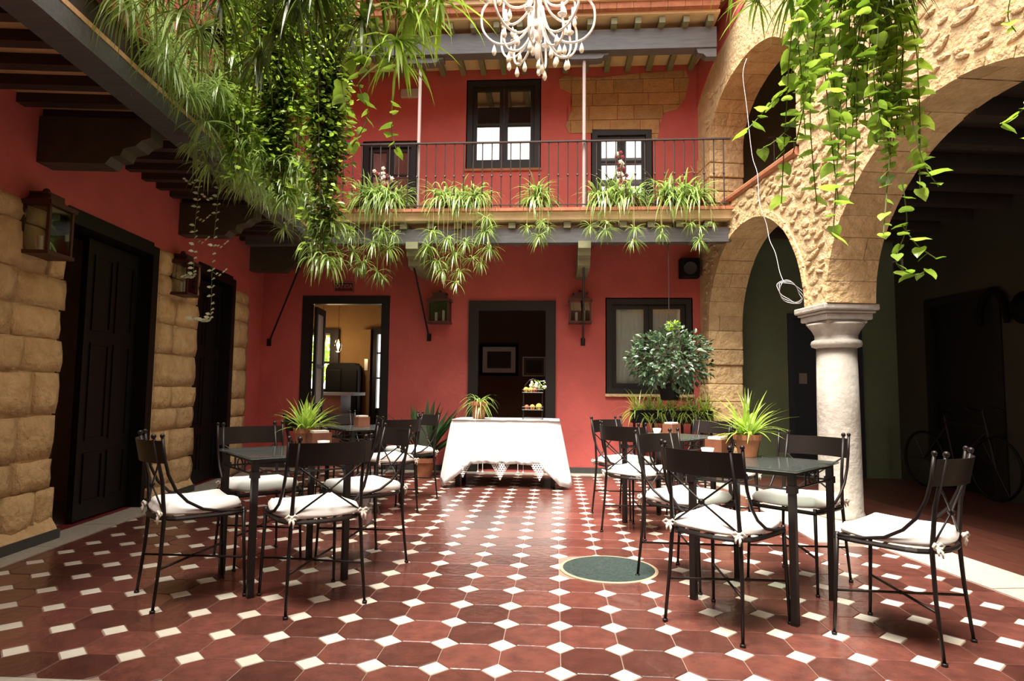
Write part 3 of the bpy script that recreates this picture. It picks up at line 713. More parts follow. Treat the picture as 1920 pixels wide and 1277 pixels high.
# ================================================================== ARCADE (right)
def arch_wall(segs, top, th, label, name, m, zbot=0, n=26):
    """segs: list of (y0,y1,fn or const) bottom profile, descending detail"""
    ys, zb = [], []
    for (a, b, f) in segs:
        if callable(f):
            for k in range(n+1):
                y = (a+b)/2-(b-a)/2*math.cos(PI*k/n); ys.append(y); zb.append(f(y))
        else: ys += [a, b]; zb += [f, f]
    M_ = MB(); N_ = len(ys)
    vs = [(0, y, z) for y, z in zip(ys, zb)]+[(0, y, top) for y in ys]+[(th, y, z) for y, z in zip(ys, zb)]+[(th, y, top) for y in ys]
    fs = []
    for i in range(N_-1):
        if ys[i+1]-ys[i] > 1e-6:
            fs += [(i, N_+i, N_+i+1, i+1), (2*N_+i, 2*N_+i+1, 3*N_+i+1, 3*N_+i), (N_+i, 3*N_+i, 3*N_+i+1, N_+i+1)]
        fs.append((i, i+1, 2*N_+i+1, 2*N_+i))
    fs += [(0, 2*N_, 3*N_, N_), (N_-1, 2*N_-1, 4*N_-1, 3*N_-1)]
    M_.add(vs, fs)
    return struct(name, M_, m, label, (3.19, 0, 0), TR, cat='wall')
def ell(c, a, b, z0, pad=0):
    return lambda y: z0+(b+pad)*math.sqrt(max(0, 1-((y-c)/(a+pad))**2))
K = KR
A1 = dict(c=7.075*K, a=1.117*K, b=1.135, z0=1.88); A2 = dict(c=4.20*K, a=1.392*K, b=1.245, z0=1.88)
A3 = dict(c=7.05*K, a=1.03*K, b=.68, z0=4.22); A4 = dict(c=4.15*K, a=1.35*K, b=.78, z0=4.22)
lo = lambda A: A['c']-A['a']; hi = lambda A: A['c']+A['a']
PD = .025; TH = .42
segs = [(1.6, lo(A2)-PD, 0), (lo(A2)-PD, hi(A2)+PD, ell(**A2, pad=PD)), (hi(A2)+PD, lo(A1)-PD, 1.88), (lo(A1)-PD, hi(A1)+PD, ell(**A1, pad=PD)), (hi(A1)+PD, 8.62, 0)]
wr = arch_wall(segs, 3.36, TH, 'sandstone rubble arcade wall with two round arches on the right', 'wall_right', 'mortar')
segs = [(1.6, lo(A3)-PD, 3.36), (lo(A3)-PD, hi(A3)+PD, ell(**A3, pad=PD)), (hi(A3)+PD, 8.62, 3.36)]
wu = arch_wall(segs, 6.2, TH, 'upper storey of the stone arcade with arched openings', 'wall_right_upper', 'mortar')
cop = MB(); cop.prism([(-.02, 3.355), (-.035, 3.385), (-.035, 3.42), (-.015, 3.44), (TH+.02, 3.44), (TH+.02, 3.361)], lambda x, z, t: (x, t, z), lo(A3)+.002, hi(A3)-.002); cop.build('coping', 'terracotta', wu)
def voussoirs(parent, A, n, rad, x0=-.014, x1=TH+.012, jit=.004):
    c, a, b, z0 = A['c'], A['a'], A['b'], A['z0']
    for i in range(n):
        t0, t1 = PI*(i+.012)/n, PI*(i+1-.012)/n
        r_ = random.uniform(-jit, jit); ro = rad*random.uniform(.8, 1.3); ns = 4
        inn = [(c-(a+r_)*math.cos(t0+(t1-t0)*k/ns), z0+(b+r_)*math.sin(t0+(t1-t0)*k/ns)) for k in range(ns+1)]
        out = [(c-(a+ro)*math.cos(t0+(t1-t0)*k/ns), z0+(b+ro)*math.sin(t0+(t1-t0)*k/ns)) for k in range(ns+1)]
        mm = MB(); xx0 = x0+random.uniform(-.004, .004); xs = random.uniform(.3, .7)*(x1-x0)+x0
        parts = [(xx0, xs-.003), (xs+.003, x1)] if i % 3 == 0 else [(xx0, x1)]
        for (p, q) in parts:
            mm = MB(); N2 = ns+1
            vs = [(p, y, z) for y, z in inn]+[(p, y, z) for y, z in out]+[(q, y, z) for y, z in inn]+[(q, y, z) for y, z in out]
            fs = []
            for k in range(ns): fs += [(k, k+1, N2+k+1, N2+k), (2*N2+k, 3*N2+k, 3*N2+k+1, 2*N2+k+1), (k, 2*N2+k, 2*N2+k+1, k+1), (N2+k, N2+k+1, 3*N2+k+1, 3*N2+k)]
            fs += [(0, N2, 3*N2, 2*N2), (ns, 2*N2+ns, 3*N2+ns, N2+ns)]
            mm.add(vs, fs); mm.build('arch_stone', 'sandstone', parent, bevel=0)
voussoirs(wr, A1, 19, .055); voussoirs(wr, A2, 21, .06); voussoirs(wu, A3, 15, .07)
# jamb stones of the pier at the back wall
rr = random.Random(5); z = .02
while z < 1.86:
    h = min(rr.uniform(.16, .30), 1.88-z); h = 1.88-z if 1.88-z-h < .08 else h
    mm = MB(); e = rr.uniform(-.012, .016); mm.box((-.022-rr.uniform(0, .008), hi(A1)-.004-e, z+.004), (TH+.012, 8.60, z+h-.004))
    mm.build('jamb_stone', 'sandstone', wr, bevel=.012); z += h
z = 3.45
while z < 4.2:
    h = min(rr.uniform(.16, .26), 4.22-z); h = 4.22-z if 4.22-z-h < .08 else h
    mm = MB(); e = rr.uniform(-.012, .014); mm.box((-.022, hi(A3)-.004-e, z+.004), (TH+.012, 8.60, z+h-.004)); mm.build('jamb_stone', 'sandstone', wu, bevel=.012)
    mm = MB(); mm.box((-.014, lo(A3)-.20-rr.uniform(0, .15), z+.004), (TH+.012, lo(A3)-.004+rr.uniform(-.02, .012), z+h-.004)); mm.build('jamb_stone', 'sandstone', wu, bevel=.012); z += h
# red plaster left on the upper arcade face
poly = [(y_*K, z_) for y_, z_ in ((8.5, 6.2), (8.5, 4.98), (8.38, 5.08), (8.1, 5.24), (7.85, 5.33), (7.5, 5.42), (7.2, 5.50), (6.6, 5.62), (6.2, 6.2))]
mm = MB(); mm.prism(poly, lambda a, b, t: (t, a, b), -.012, .0); mm.build('plaster_coat', 'plaster', wu)
# rubble stones proud of the mortar
def rubble(parent, region, n, seed, limit=4000, sz=(.045, .10)):
    rr = random.Random(seed); got = []; tries = 0
    while len(got) < n and tries < limit:
        tries += 1; y, z = region[0]+rr.random()*(region[1]-region[0]), region[2]+rr.random()*(region[3]-region[2])
        a = rr.uniform(*sz); b = a*rr.uniform(.28, .62)
        if not region[4](y, z, a, b): continue
        if any(((y-q[0])/(a+q[2]))**2+((z-q[1])/(b+q[3]))**2 < 1.0 for q in got): continue
        got.append((y, z, a, b))
    for (y, z, a, b) in got:
        mm = MB(); k = 8; an = rr.uniform(-.35, .35); d = rr.uniform(.007, .020)
        R_ = [rr.uniform(.78, 1.08) for _ in range(k)]
        def ring(x, s):
            o = []
            for i in range(k):
                t = 2*PI*i/k; u, v = a*s*R_[i]*math.cos(t), b*s*R_[i]*math.sin(t)
                o.append((x, y+u*math.cos(an)-v*math.sin(an), z+u*math.sin(an)+v*math.cos(an)))
            return o
        mm.add(ring(.004, 1.0)+ring(-d*.6, .97)+ring(-d, .72)+[(-d*1.15, y, z)],
               [(i, (i+1) % k, (i+1) % k+k, i+k) for i in range(k)]+[(i+k, (i+1) % k+k, (i+1) % k+2*k, i+2*k) for i in range(k)]+[(i+2*k, (i+1) % k+2*k, 3*k) for i in range(k)])
        mm.build('rubble_stone', 'rubble', parent, smooth=False)
def clear(As, zmax):
    def f(y, z, a, b):
        if z+b > zmax: return False
        for A in As:
            if A['c']-A['a']-.1-a < y < A['c']+A['a']+.1+a:
                q = ((y-A['c'])/(A['a']+.10+a*.6))**2+((z-A['z0'])/(A['b']+.10+b))**2
                if z < A['z0'] or q < 1: return False
        return True
    return f
rubble(wr, (2.9, 8.45, 1.95, 3.36, clear((A1, A2), 3.36)), 190, 21, 14000, (.045, .13))
rubble(wu, (3.6, 8.3, 3.42, 5.0, lambda y, z, a, b: clear((A3,), 5.6)(y, z, a, b) and (y < lo(A3)-.3 or z > 4.3) and z < 4.2+.16*(y-3) and not (y > lo(A3)+.1 and z > 5.15-.18*(8.6-y)*-1*.0+.0)), 95, 22, 9000, (.05, .14))
# column
colm = thing('stone_column', 'white limestone column with moulded capital carrying the arches', 'column', (2.53, 5.885, 0))
m = MB(); m.lathe([(.185, 0), (.19, .02), (.185, .05), (.178, .07), (.176, .4), (.174, .9), (.166, 1.50)], 32); m.build('shaft', 'limestone', colm, smooth=True)
m = MB(); m.lathe([(.166, 1.50), (.205, 1.515), (.212, 1.54), (.205, 1.565), (.178, 1.58), (.178, 1.615), (.20, 1.66), (.23, 1.70), (.24, 1.72)], 32); m.build('neck_ring', 'limestone', colm, smooth=True)
m = MB()
for z0, z1, h in ((1.715, 1.745, .185), (1.745, 1.80, .215), (1.80, 1.825, .235), (1.825, 1.88, .255)):
    m.box((-h, -h*1.0, z0), (h, h*1.0, z1))
m.build('capital', 'limestone', colm, bevel=.012).rotation_euler = (0, 0, TR)
# right gallery interior
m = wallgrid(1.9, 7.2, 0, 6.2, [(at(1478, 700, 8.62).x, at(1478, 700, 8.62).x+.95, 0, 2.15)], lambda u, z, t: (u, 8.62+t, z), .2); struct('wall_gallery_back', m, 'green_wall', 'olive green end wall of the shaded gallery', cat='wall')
gx = at(1478, 700, 8.62).x
m = MB(); m.box((gx, 8.68, 0), (gx+.95, 8.74, 2.15)); o = struct('door_6', m, 'blackwood', 'black door in the green gallery wall behind the column')
m = MB(); m.box((gx-.0, 8.6, 0), (gx+.07, 8.68, 2.15)); m.box((gx+.88, 8.6, 0), (gx+.95, 8.68, 2.15)); m.box((gx+.07, 8.6, 2.08), (gx+.88, 8.68, 2.15)); m.build('door_frame', 'blackwood', o)
m = MB(); m.box((gx+.16, 8.672, 1.22), (gx+.26, 8.68, 1.36)); m.build('notice', 'mount', o)
XW = 2.55
m = wallgrid(-2.5, 8.9, 0, 6.2, [(6.75, 7.75, 0, 2.2)], lambda u, z, t: (XW+t, u, z), .2); wg = struct('wall_gallery_side', m, 'olive_shaded', 'olive long wall of the gallery, its shade put into the colour', (3.19, 0, 0), TR, cat='wall')
m = MB(); m.box((XW+.06, 6.75, 0), (XW+.12, 7.75, 2.2)); o = struct('door_7', m, 'blackwood', 'black door in the long gallery wall', (3.19, 0, 0), TR)
m = MB(); m.box((XW-.02, 6.70, 0), (XW+.06, 6.80, 2.25)); m.box((XW-.02, 7.70, 0), (XW+.06, 7.80, 2.25)); m.box((XW-.02, 6.8, 2.17), (XW+.06, 7.7, 2.25)); m.build('door_frame', 'blackwood', o)
m = MB(); m.box((TH, -2.5, 3.20), (XW+.1, 8.7, 3.30)); cg = struct('ceiling_gallery', m, 'joist', 'dark timber ceiling of the right gallery', (3.19, 0, 0), TR)
y = 2.0
while y < 8.4:
    m = MB(); m.box((TH, y, 3.06), (XW, y+.11, 3.2)); m.build('joist', 'joist', cg); y += .5
m = MB(); m.box((-.1, -2.5, 6.2), (3, 9, 6.35)); struct('roof_right_blocker', m, 'terracotta', 'unseen roof over the right gallery, added to block sky light', (3.19, 0, 0), TR, cat='roof')  # out of view, put in to limit the sky opening on this side
m = wallgrid(-2.5, 9, 3.3, 6.2, [], lambda u, z, t: (1.9+t, u, z), .1); struct('wall_gallery_upper', m, 'plaster', 'red wall of the upper right gallery', (3.19, 0, 0), TR, cat='wall')
t = thing('cross_railing', 'dark iron railing seen through the upper stone arch', 'railing', (2.52, YF+.06, 3.30))
m = MB(); m.box((0, -.018, .82), (1.3, .018, .835)); m.build('handrail', 'rail_iron', t)
for k in range(11): inst('baluster', bme, t, (.06+.116*k, 0, 0))
m = MB(); m.box((TH, -2.5, 3.301), (1.9, 8.7, 3.32)); struct('floor_upper_gallery', m, 'terracotta', 'floor of the upper right gallery', (3.19, 0, 0), TR)
# things on the gallery wall (deep shade)
def gw(y, z): return Vector((3.19, 0, 0))+Matrix.Rotation(TR, 3, 'Z') @ Vector((XW, y, z))
def onwall(px, py):
    d = (px-960)/FPX*_r-(py-638.5)/FPX*_u+_f; n = Matrix.Rotation(TR, 3, 'Z') @ Vector((1, 0, 0))
    o = gw(0, 0)-Vector((0, 0, CAMZ)); t = o.dot(n)/d.dot(n); p = Vector((0, 0, CAMZ))+d*t
    q = Matrix.Rotation(-TR, 3, 'Z') @ (p-Vector((3.19, 0, 0))); return q.y, q.z
y, z = onwall(1866, 560)
t = thing('horse_collar', 'dark arched harness collar hanging on the gallery wall', 'harness', gw(y, z-.12), TR)
m = MB(); m.tube([(-.04, -.17, -.16), (-.04, -.16, 0), (-.04, -.11, .14), (-.04, 0, .21), (-.04, .11, .14), (-.04, .16, 0), (-.04, .17, -.16)], [.025, .035, .04, .035, .04, .035, .025], 8); m.build('collar', 'leather', t, smooth=True)
y, z = onwall(1905, 575)
t = thing('hat', 'dark brimmed hat hanging on the gallery wall beside the collar', 'hat', gw(y, z), TR)
m = MB(); m.lathe([(.001, .12), (.07, .11), (.085, .02), (.17, .0), (.001, 0)], 18); o = m.build('crown_and_brim', 'leather', t, smooth=True); o.rotation_euler = (0, -PI/2, 0); o.location = (-.005, -.10, -.02)
y, z = onwall(1860, 800)
t = thing('bicycle', 'old dark bicycle leaning in the unlit gallery', 'bicycle', gw(y-.2, 0)+Matrix.Rotation(TR, 3, 'Z') @ Vector((-.16, 0, 0)), TR)
for yy_ in (0, 1.02):
    m = MB(); m.tube([(0, yy_+.32*math.cos(2*PI*k/28), .33+.32*math.sin(2*PI*k/28)) for k in range(28)], .016, 6, closed=True); wh_ = m.build('wheel', 'black', t, smooth=True)
    m = MB()
    for k in range(12): m.tube([(0, yy_, .33), (0, yy_+.31*math.cos(2*PI*k/12), .33+.31*math.sin(2*PI*k/12))], .0022, 4)
    m.build('spokes', 'iron', wh_)
m = MB(); 
for p, q in (((0, 0, .33), (0, .12, .85)), ((0, .1, .75), (0, .68, .78)), ((0, .1, .70), (0, .55, .30)), ((0, .55, .30), (0, .68, .85)), ((0, .55, .30), (0, 1.02, .33)), ((0, 1.02, .33), (0, .66, .72))): m.tube([p, q], .014, 6)
m.build('frame', 'iron', t)
m = MB(); m.tube([(-.22, .02, .92), (-.2, .12, .96), (0, .14, .93), (.12, .12, .96), (.13, .02, .92)], .012, 6); m.tube([(0, .12, .84), (0, .14, .94)], .012, 6); m.build('handlebar', 'iron', t)
m = MB(); m.lathe([(.001, .0), (.09, .01), (.10, .03), (.06, .05), (.001, .055)], 12, (0, .70, .86), .7, 1.2); m.build('saddle', 'leather', t)
m = MB(); m.lathe([(.09, -.006), (.09, .006)], 16); o = m.build('chainring', 'iron', t); o.rotation_euler = (0, PI/2, 0); o.location = (.02, .55, .30)
pv = onwall(1680, 500)
t = thing('wall_vent', 'small slatted vent on the gallery wall above the door', 'vent', gw(pv[0], pv[1]-.1), TR)
m = MB(); m.box((-.02, -.14, 0), (0, .14, .02)); m.box((-.02, -.14, .16), (0, .14, .18)); m.box((-.02, -.14, .02), (0, -.12, .16)); m.box((-.02, .12, .02), (0, .14, .16)); m.build('frame', 'greyplastic', t)
for k in range(5): m = MB(); m.box((-.012, -.12, .03+.026*k), (-.004, .12, .04+.026*k)); m.build('slat', 'darkgrey', t)

#%%FURNITURE
# ================================================================== FURNITURE
def make_chair():
    c = thing('iron_chair', 'x', 'chair')
    for s in (-1, 1):
        m = MB(); m.tube([(s*.203, .205, 0), (s*.197, .195, .22), (s*.190, .185, .462)], [.0075, .009, .0105], 8); m.lathe([(.011, 0), (.013, .012)], 8, (s*.203, .205, 0)); m.build('leg', 'iron', c, smooth=True)
    for s in (-1, 1):
        m = MB(); m.tube([(s*.200, -.225, 0), (s*.188, -.200, .25), (s*.178, -.190, .44), (s*.174, -.205, .62), (s*.170, -.252, .835)], [.0075, .009, .0105, .0095, .0085], 8)
        m.lathe([(.013, 0), (.013, .012)], 8, (s*.200, -.225, 0)); m.build('leg', 'iron', c, smooth=True)
        m = MB(); m.ball((s*.170, -.254, .848), .0135); m.build('finial', 'iron', c, smooth=True)
    ring = []
    for k in range(5): ring.append((-.19+.095*k, .192, .438))
    for k in range(3): ring.append((.203, .12-.09*k, .438))
    for k in range(11):
        t = PI*k/10; ring.append((.203*math.cos(t), -.10-.125*math.sin(t), .438))
    for k in range(3): ring.append((-.203, -.06+.09*k, .438))
    m = MB(); m.tube(ring, .0115, 6, closed=True); m.tube([(-.19, .0, .438), (.19, .0, .438)], .006, 5); m.tube([(0, .19, .438), (0, -.22, .438)], .006, 5); m.build('seat_frame', 'iron', c)
    m = MB(); n = 26; vs = []
    for th_ in (0, .006):
        for z in (.715, .828):
            for k in range(n+1):
                u = -1+2*k/n; vs.append((u*(.209+th_*.5), -.272-th_+.068*u*u-.022*(z-.715)/.11, z))
    N_ = n+1; fs = []
    for k in range(n): fs += [(k, k+1, N_+k+1, N_+k), (2*N_+k, 3*N_+k, 3*N_+k+1, 2*N_+k+1), (k, 2*N_+k, 2*N_+k+1, k+1), (N_+k, N_+k+1, 3*N_+k+1, 3*N_+k)]
    fs += [(0, N_, 3*N_, 2*N_), (n, 2*N_+n, 3*N_+n, N_+n)]
    m.add(vs, fs); m.build('backrest', 'iron', c, smooth=False)
    for s in (-1, 1):
        P = [(.213, -.222, .842), (.213, -.208, .74), (.213, -.188, .66), (.212, -.150, .58), (.210, -.095, .52), (.209, -.02, .475), (.205, .07, .455), (.198, .14, .449), (.192, .188, .450)]
        m = MB(); m.tube([(s*x, y, z) for x, y, z in P], .008, 7); m.build('arm_curve', 'iron', c, smooth=True)
        m = MB(); m.ball((s*.213, -.224, .852), .012); m.build('finial', 'iron', c, smooth=True)
    m = MB(); m.tube([(-.171, -.226, .715), (0, -.216, .588), (.178, -.192, .465)], .005, 6); m.tube([(.171, -.226, .715), (0, -.216, .588), (-.178, -.192, .465)], .005, 6); m.ball((0, -.216, .588), .016); m.build('back_cross', 'iron', c, smooth=True)
    m = MB(); m.tube([(-.197, .196, .20), (.192, -.208, .20)], .006, 6); m.tube([(.197, .196, .20), (-.192, -.208, .20)], .006, 6); m.ball((0, -.004, .20), .010); m.build('stretcher', 'iron', c, smooth=True)
    return c
def cushion_mesh(seed):
    rr = random.Random(seed); n = 18; m = MB(); ph = [rr.uniform(0, 6.28) for _ in range(4)]
    up, lo_ = [], []
    for i in range(n+1):
        for j in range(n+1):
            u, v = -1+2*i/n, -1+2*j/n
            q = max(abs(u), abs(v)); k = 1-.10*(abs(u*v))**2
            x, y = u*.207*k, v*.205*k-.012
            if v < 0: x *= 1-.10*v*v; 
            edge = max(0, 1-q**5)
            sag = .022*math.exp(-((u/.6)**2+((v-.05)/.6)**2))
            crn = .018*(abs(u)**3)*(1 if v > 0 else .4)*(abs(v)**1.5)
            wv = .006*math.sin(3.1*u+ph[0])*math.cos(2.7*v+ph[1])
            up.append((x, y, .462+.052*edge**.6-sag+crn+wv+.006)); lo_.append((x*.985, y*.985, .4505+crn*.6+.004*(1-edge)))
    N_ = n+1; vs = up+lo_; fs = []; O = N_*N_
    for i in range(n):
        for j in range(n):
            a = i*N_+j; fs += [(a, a+N_, a+N_+1, a+1), (O+a, O+a+1, O+a+N_+1, O+a+N_)]
    for k in range(n):
        fs += [(k, k+1, O+k+1, O+k), (n*N_+k+1, n*N_+k, O+n*N_+k, O+n*N_+k+1)]
        a = k*N_; fs += [(a+N_, a, O+a, O+a+N_)]; a = k*N_+n; fs += [(a, a+N_, O+a+N_, O+a)]
    m.add(vs, fs); return m.mesh('seat_cushion', 'cushion', smooth=True)
CUSH = [cushion_mesh(k) for k in range(4)]
def tie_mesh():
    m = MB(); m.ball((0, 0, 0), .016, 8)
    for s in (-1, 1):
        m.tube([(0, 0, 0), (s*.022, -.012, .018), (s*.04, -.016, .004), (s*.026, -.012, -.012), (0, 0, 0)], .008, 6)
    m.tube([(0, 0, 0), (.012, -.02, -.03), (.008, -.022, -.065)], [.008, .009, .004], 6); m.tube([(0, 0, 0), (-.014, -.018, -.025), (-.016, -.02, -.05)], [.008, .009, .004], 6)
    return m.mesh('cushion_tie', 'tie', smooth=True)
TIE = tie_mesh()
proto = make_chair(); remember(proto); used = [False]; cnt = [0]
def chair(x, y, face, label, group):
    if used[0]: c = copy_tree(proto)
    else: c = proto; used[0] = True
    c.location = (x, y, 0.0006); c.rotation_euler = (0, 0, face-PI/2); tag(c, label, 'chair', group)
    cu = inst('seat_cushion', CUSH[cnt[0] % 4], c); cnt[0] += 1
    for s in (-1, 1): inst('cushion_tie', TIE, cu, (s*.182, -.208, .466), (random.uniform(-.3, .3), 0, random.uniform(-.5, .5)), (.72, .72, .72))
    return c
def make_table():
    t = thing('glass_table', 'x', 'table')
    for sx in (-1, 1):
        for sy in (-1, 1):
            m = MB(); m.box((sx*.262-.016, sy*.262-.016, 0), (sx*.262+.016, sy*.262+.016, .716)); m.box((sx*.262-.022, sy*.262-.022, .615), (sx*.262+.022, sy*.262+.022, .65)); m.build('leg', 'iron', t)
    m = MB()
    for s in (-1, 1):
        m.bar((-.25, s*.262, .706), (.25, s*.262, .706), .02, .016); m.bar((s*.262, -.25, .706), (s*.262, .25, .706), .02, .016)
    m.build('top_frame', 'iron', t)
    m = MB()
    for s in (-1, 1):
        for a in range(2):
            f = (lambda u, z: (u, s*.262, z)) if a == 0 else (lambda u, z: (s*.262, u, z))
            m.tube([f(-.25, .632), f(.25, .632)], .006, 6)
            for u in (-.09, .09): m.tube([f(u, .632), f(u, .70)], .005, 5)
            m.tube([f(.045*math.cos(2*PI*k/12), .666+.03*math.sin(2*PI*k/12)) for k in range(12)], .004, 5, closed=True)
    m.build('apron_scrolls', 'iron', t)
    m = MB(); m.box((-.30, -.30, .716), (.30, .30, .728)); m.build('glass_top', 'glass_table', t, bevel=.003)
    return t
tproto = make_table(); remember(tproto); tused = [False]
def table(x, y, deg, label):
    if tused[0]: t = copy_tree(tproto)
    else: t = tproto; tused[0] = True
    t.location = (x, y, .0006); t.rotation_euler = (0, 0, math.radians(deg)); return tag(t, label, 'table', 'square glass topped tables')
rad = math.radians
SETS = [
 (-1.58, 3.66, 43.5, 'square glass table in the left foreground with a potted spider plant', 'front left table',
  [(-1.92, 3.32, 44, 'black iron chair at the far left front, seen from its left side'), (-1.27, 3.305, 131, 'black iron chair with its back to us at the left front table'),
   (-1.91, 4.03, -46, 'black iron chair facing us behind the left front table beside the black door'), (-1.24, 4.03, 224, 'black iron chair behind the left front table, nearest the tiled aisle')]),
 (1.105, 3.53, 49.5, 'square glass table in the right foreground with a potted spider plant', 'front right table',
  [(.828, 3.18, 45, 'black iron chair with its back to us at the right front table'), (1.56, 3.06, 134, 'black iron chair pulled out at the far right, nearest the viewer'),
   (1.42, 3.89, 224, 'black iron chair facing us in front of the white column'), (.79, 3.87, -46, 'black iron chair behind the right front table, nearest the aisle')]),
 (-1.83, 6.03, 44, 'square glass table by the lit doorway holding a wooden napkin box', 'rear left table',
  [(-2.17, 5.69, 44, 'black iron chair at the rear left table with its back to the left wall'), (-1.52, 5.68, 131, 'black iron chair at the rear left table nearest the aisle'),
   (-2.15, 6.38, -46, 'black iron chair of the rear left table standing before the lit doorway'), (-1.49, 6.40, 222, 'black iron chair of the rear left table beside the dark broad-leaved plant')]),
 (.95, 5.45, 49, 'square glass table at the rear right below the hanging shrub', 'rear right table',
  [(.66, 5.10, 48, 'black iron chair at the rear right table nearest the tiled aisle'), (1.30, 5.13, 132, 'black iron chair of the rear right table partly hidden behind the front chairs'),
   (1.28, 5.80, 222, 'black iron chair of the rear right table next to the stone pier'), (.63, 5.80, -44, 'black iron chair of the rear right table closest to the red wall')]),
]
for (x, y, d, l, g, chs) in SETS:
    table(x, y, d, l)
    for (cx, cy, f, cl_) in chs: chair(cx, cy, rad(f), cl_, 'iron chairs at the '+g)

# ---------------- cloth covered buffet table
BX0, BX1, BY0, BY1, BZ = -1.17, .03, 7.17, 7.78, .755
bt = thing('buffet_table', 'dark wooden table hidden under the white lace-edged cloth', 'table', ((BX0+BX1)/2, (BY0+BY1)/2, 0))
hx, hy = (BX1-BX0)/2-.02, (BY1-BY0)/2-.02
m = MB(); m.box((-hx, -hy, .71), (hx, hy, .745)); m.build('tabletop', 'frame', bt)
for sx in (-1, 1):
    for sy in (-1, 1): m = MB(); m.box((sx*(hx-.04)-.025, sy*(hy-.04)-.025, 0), (sx*(hx-.04)+.025, sy*(hy-.04)+.025, .71)); m.build('leg', 'frame', bt)
tc_ = thing('tablecloth', 'white tablecloth with pointed crochet lace edge on the back table', 'tablecloth', ((BX0+BX1)/2, (BY0+BY1)/2, 0), group=None)
hx, hy = (BX1-BX0)/2, (BY1-BY0)/2
per = []
def seg(a, b, n):
    for k in range(n): per.append((a[0]+(b[0]-a[0])*k/n, a[1]+(b[1]-a[1])*k/n))
seg((-hx, -hy), (hx, -hy), 60); seg((hx, -hy), (hx, hy), 30); seg((hx, hy), (-hx, hy), 60); seg((-hx, hy), (-hx, -hy), 30)
m = MB(); NP = len(per); rings = 12; vs = []
def corner(x, y): return min(math.hypot(abs(x)-hx, abs(y)-hy)/.22, 1)
for r_ in range(rings+1):
    t = r_/rings
    for i, (x, y) in enumerate(per):
        cq = 1-corner(x, y); zb = .27-.245*cq**1.1
        z = BZ-(BZ-zb)*t
        nx, ny = (0, -1) if i < 60 else (1, 0) if i < 90 else (0, 1) if i < 150 else (-1, 0)
        cl2 = max(0, 1-math.hypot(abs(x)-hx, abs(y)-hy)/.15)
        if cl2 > 0: nx, ny = nx*(1-cl2*.5)+cl2*.5*(1 if x > 0 else -1), ny*(1-cl2*.5)+cl2*.5*(1 if y > 0 else -1)
        fl = (.012+.05*t**.8+.07*cq*t) + .030*t*math.sin(i*.62+1.3*math.sin(i*.21))+.014*t*math.sin(i*1.45+.7)
        vs.append((x+nx*fl, y+ny*fl, z+.002*math.sin(i*.4)))
fs = []
for r_ in range(rings):
    for i in range(NP):
        j = (i+1) % NP; fs.append((r_*NP+i, r_*NP+j, (r_+1)*NP+j, (r_+1)*NP+i))
fs.append(tuple(range(NP))); m.add(vs, fs); o = m.build('cloth', 'cloth', tc_, smooth=True)
sm = o.modifiers.new('solid', 'SOLIDIFY'); sm.thickness = .003
def lace(rowsn, cx, y, ztop, pitch=.028):
    m = MB()
    for r_ in range(rowsn):
        nn = rowsn-r_
        for k in range(nn):
            x = cx+(k-(nn-1)/2)*pitch; z = ztop-pitch*.85*(r_+.5)
            m.tube([(x+pitch*.42*math.cos(2*PI*q/8), y, z+pitch*.42*math.sin(2*PI*q/8)) for q in range(8)], .0042, 4, closed=True)
            if k in (0, nn-1): m.ball((x, y-.004, z-pitch*.35), .008, 6)
    m.ball((cx, y, ztop-pitch*.85*(rowsn+.3)), .009, 6)
    return m
cx0 = (BX0+BX1)/2
for px, n_ in ((868, 6), (938, 7), (1012, 7)):
    lace(n_, at(px, 870, BY0-.06).x-cx0, -hy-.058, .272).build('lace_point', 'lace', tc_)
for px in (896, 905, 971, 981):
    x = at(px, 870, BY0-.06).x-cx0; m = MB(); m.tube([(x, -hy-.058, .272), (x, -hy-.058, .19)], .003, 4); m.ball((x, -hy-.058, .18), .012, 8, 1.3); m.build('tassel', 'lace', tc_)

# ---------------- fruit stand and fruit
fp = at(999, 783, 7.42); FZ = BZ+.003
fs_ = thing('fruit_stand', 'two-tier iron fruit stand on the white cloth', 'fruit stand', (fp.x, 7.42, FZ))
m = MB()
for sx in (-1, 1):
    for sy in (-1, 1): m.tube([(sx*.11, sy*.075, 0), (sx*.11, sy*.075, .33)], .005, 6)
m.tube([(-.11, 0, .33), (-.09, 0, .40), (-.04, 0, .455), (0, 0, .47), (.04, 0, .455), (.09, 0, .40), (.11, 0, .33)], .005, 6); m.build('frame', 'iron', fs_)
for z in (.015, .11, .31):
    m = MB()
    for s in (-1, 1): m.tube([(-.12, s*.085, z), (.12, s*.085, z)], .005, 5); m.tube([(s*.12, -.085, z), (s*.12, .085, z)], .005, 5)
    for k in range(9): m.tube([(-.12+.03*k, -.085, z), (-.12+.03*k, .085, z)], .003, 4)
    if z > .1:
        for s in (-1, 1): m.tube([(-.12, s*.09, z+.035), (.12, s*.09, z+.035)], .004, 5)
        for k in range(9): m.tube([(-.12+.03*k, -.085, z), (-.12+.03*k, -.09, z+.035)], .003, 4)
    m.build('tray', 'iron', fs_)
def fruit(nm, x, y, z, r, mt, label, grp='fruit on the two-tier stand', sz=1):
    t = thing(nm, label, nm, (fp.x+x, 7.42+y, FZ+z+r*.98), group=grp)
    m = MB(); m.lathe([(r*math.sin(PI*i/10)+1e-5, -r*sz*math.cos(PI*i/10)) for i in range(11)], 14); m.build('flesh', mt, t, smooth=True)
    m = MB(); m.tube([(0, 0, r*.95*sz), (.004, 0, r*1.15*sz)], .003, 5); m.build('stalk', 'brownstem', t)
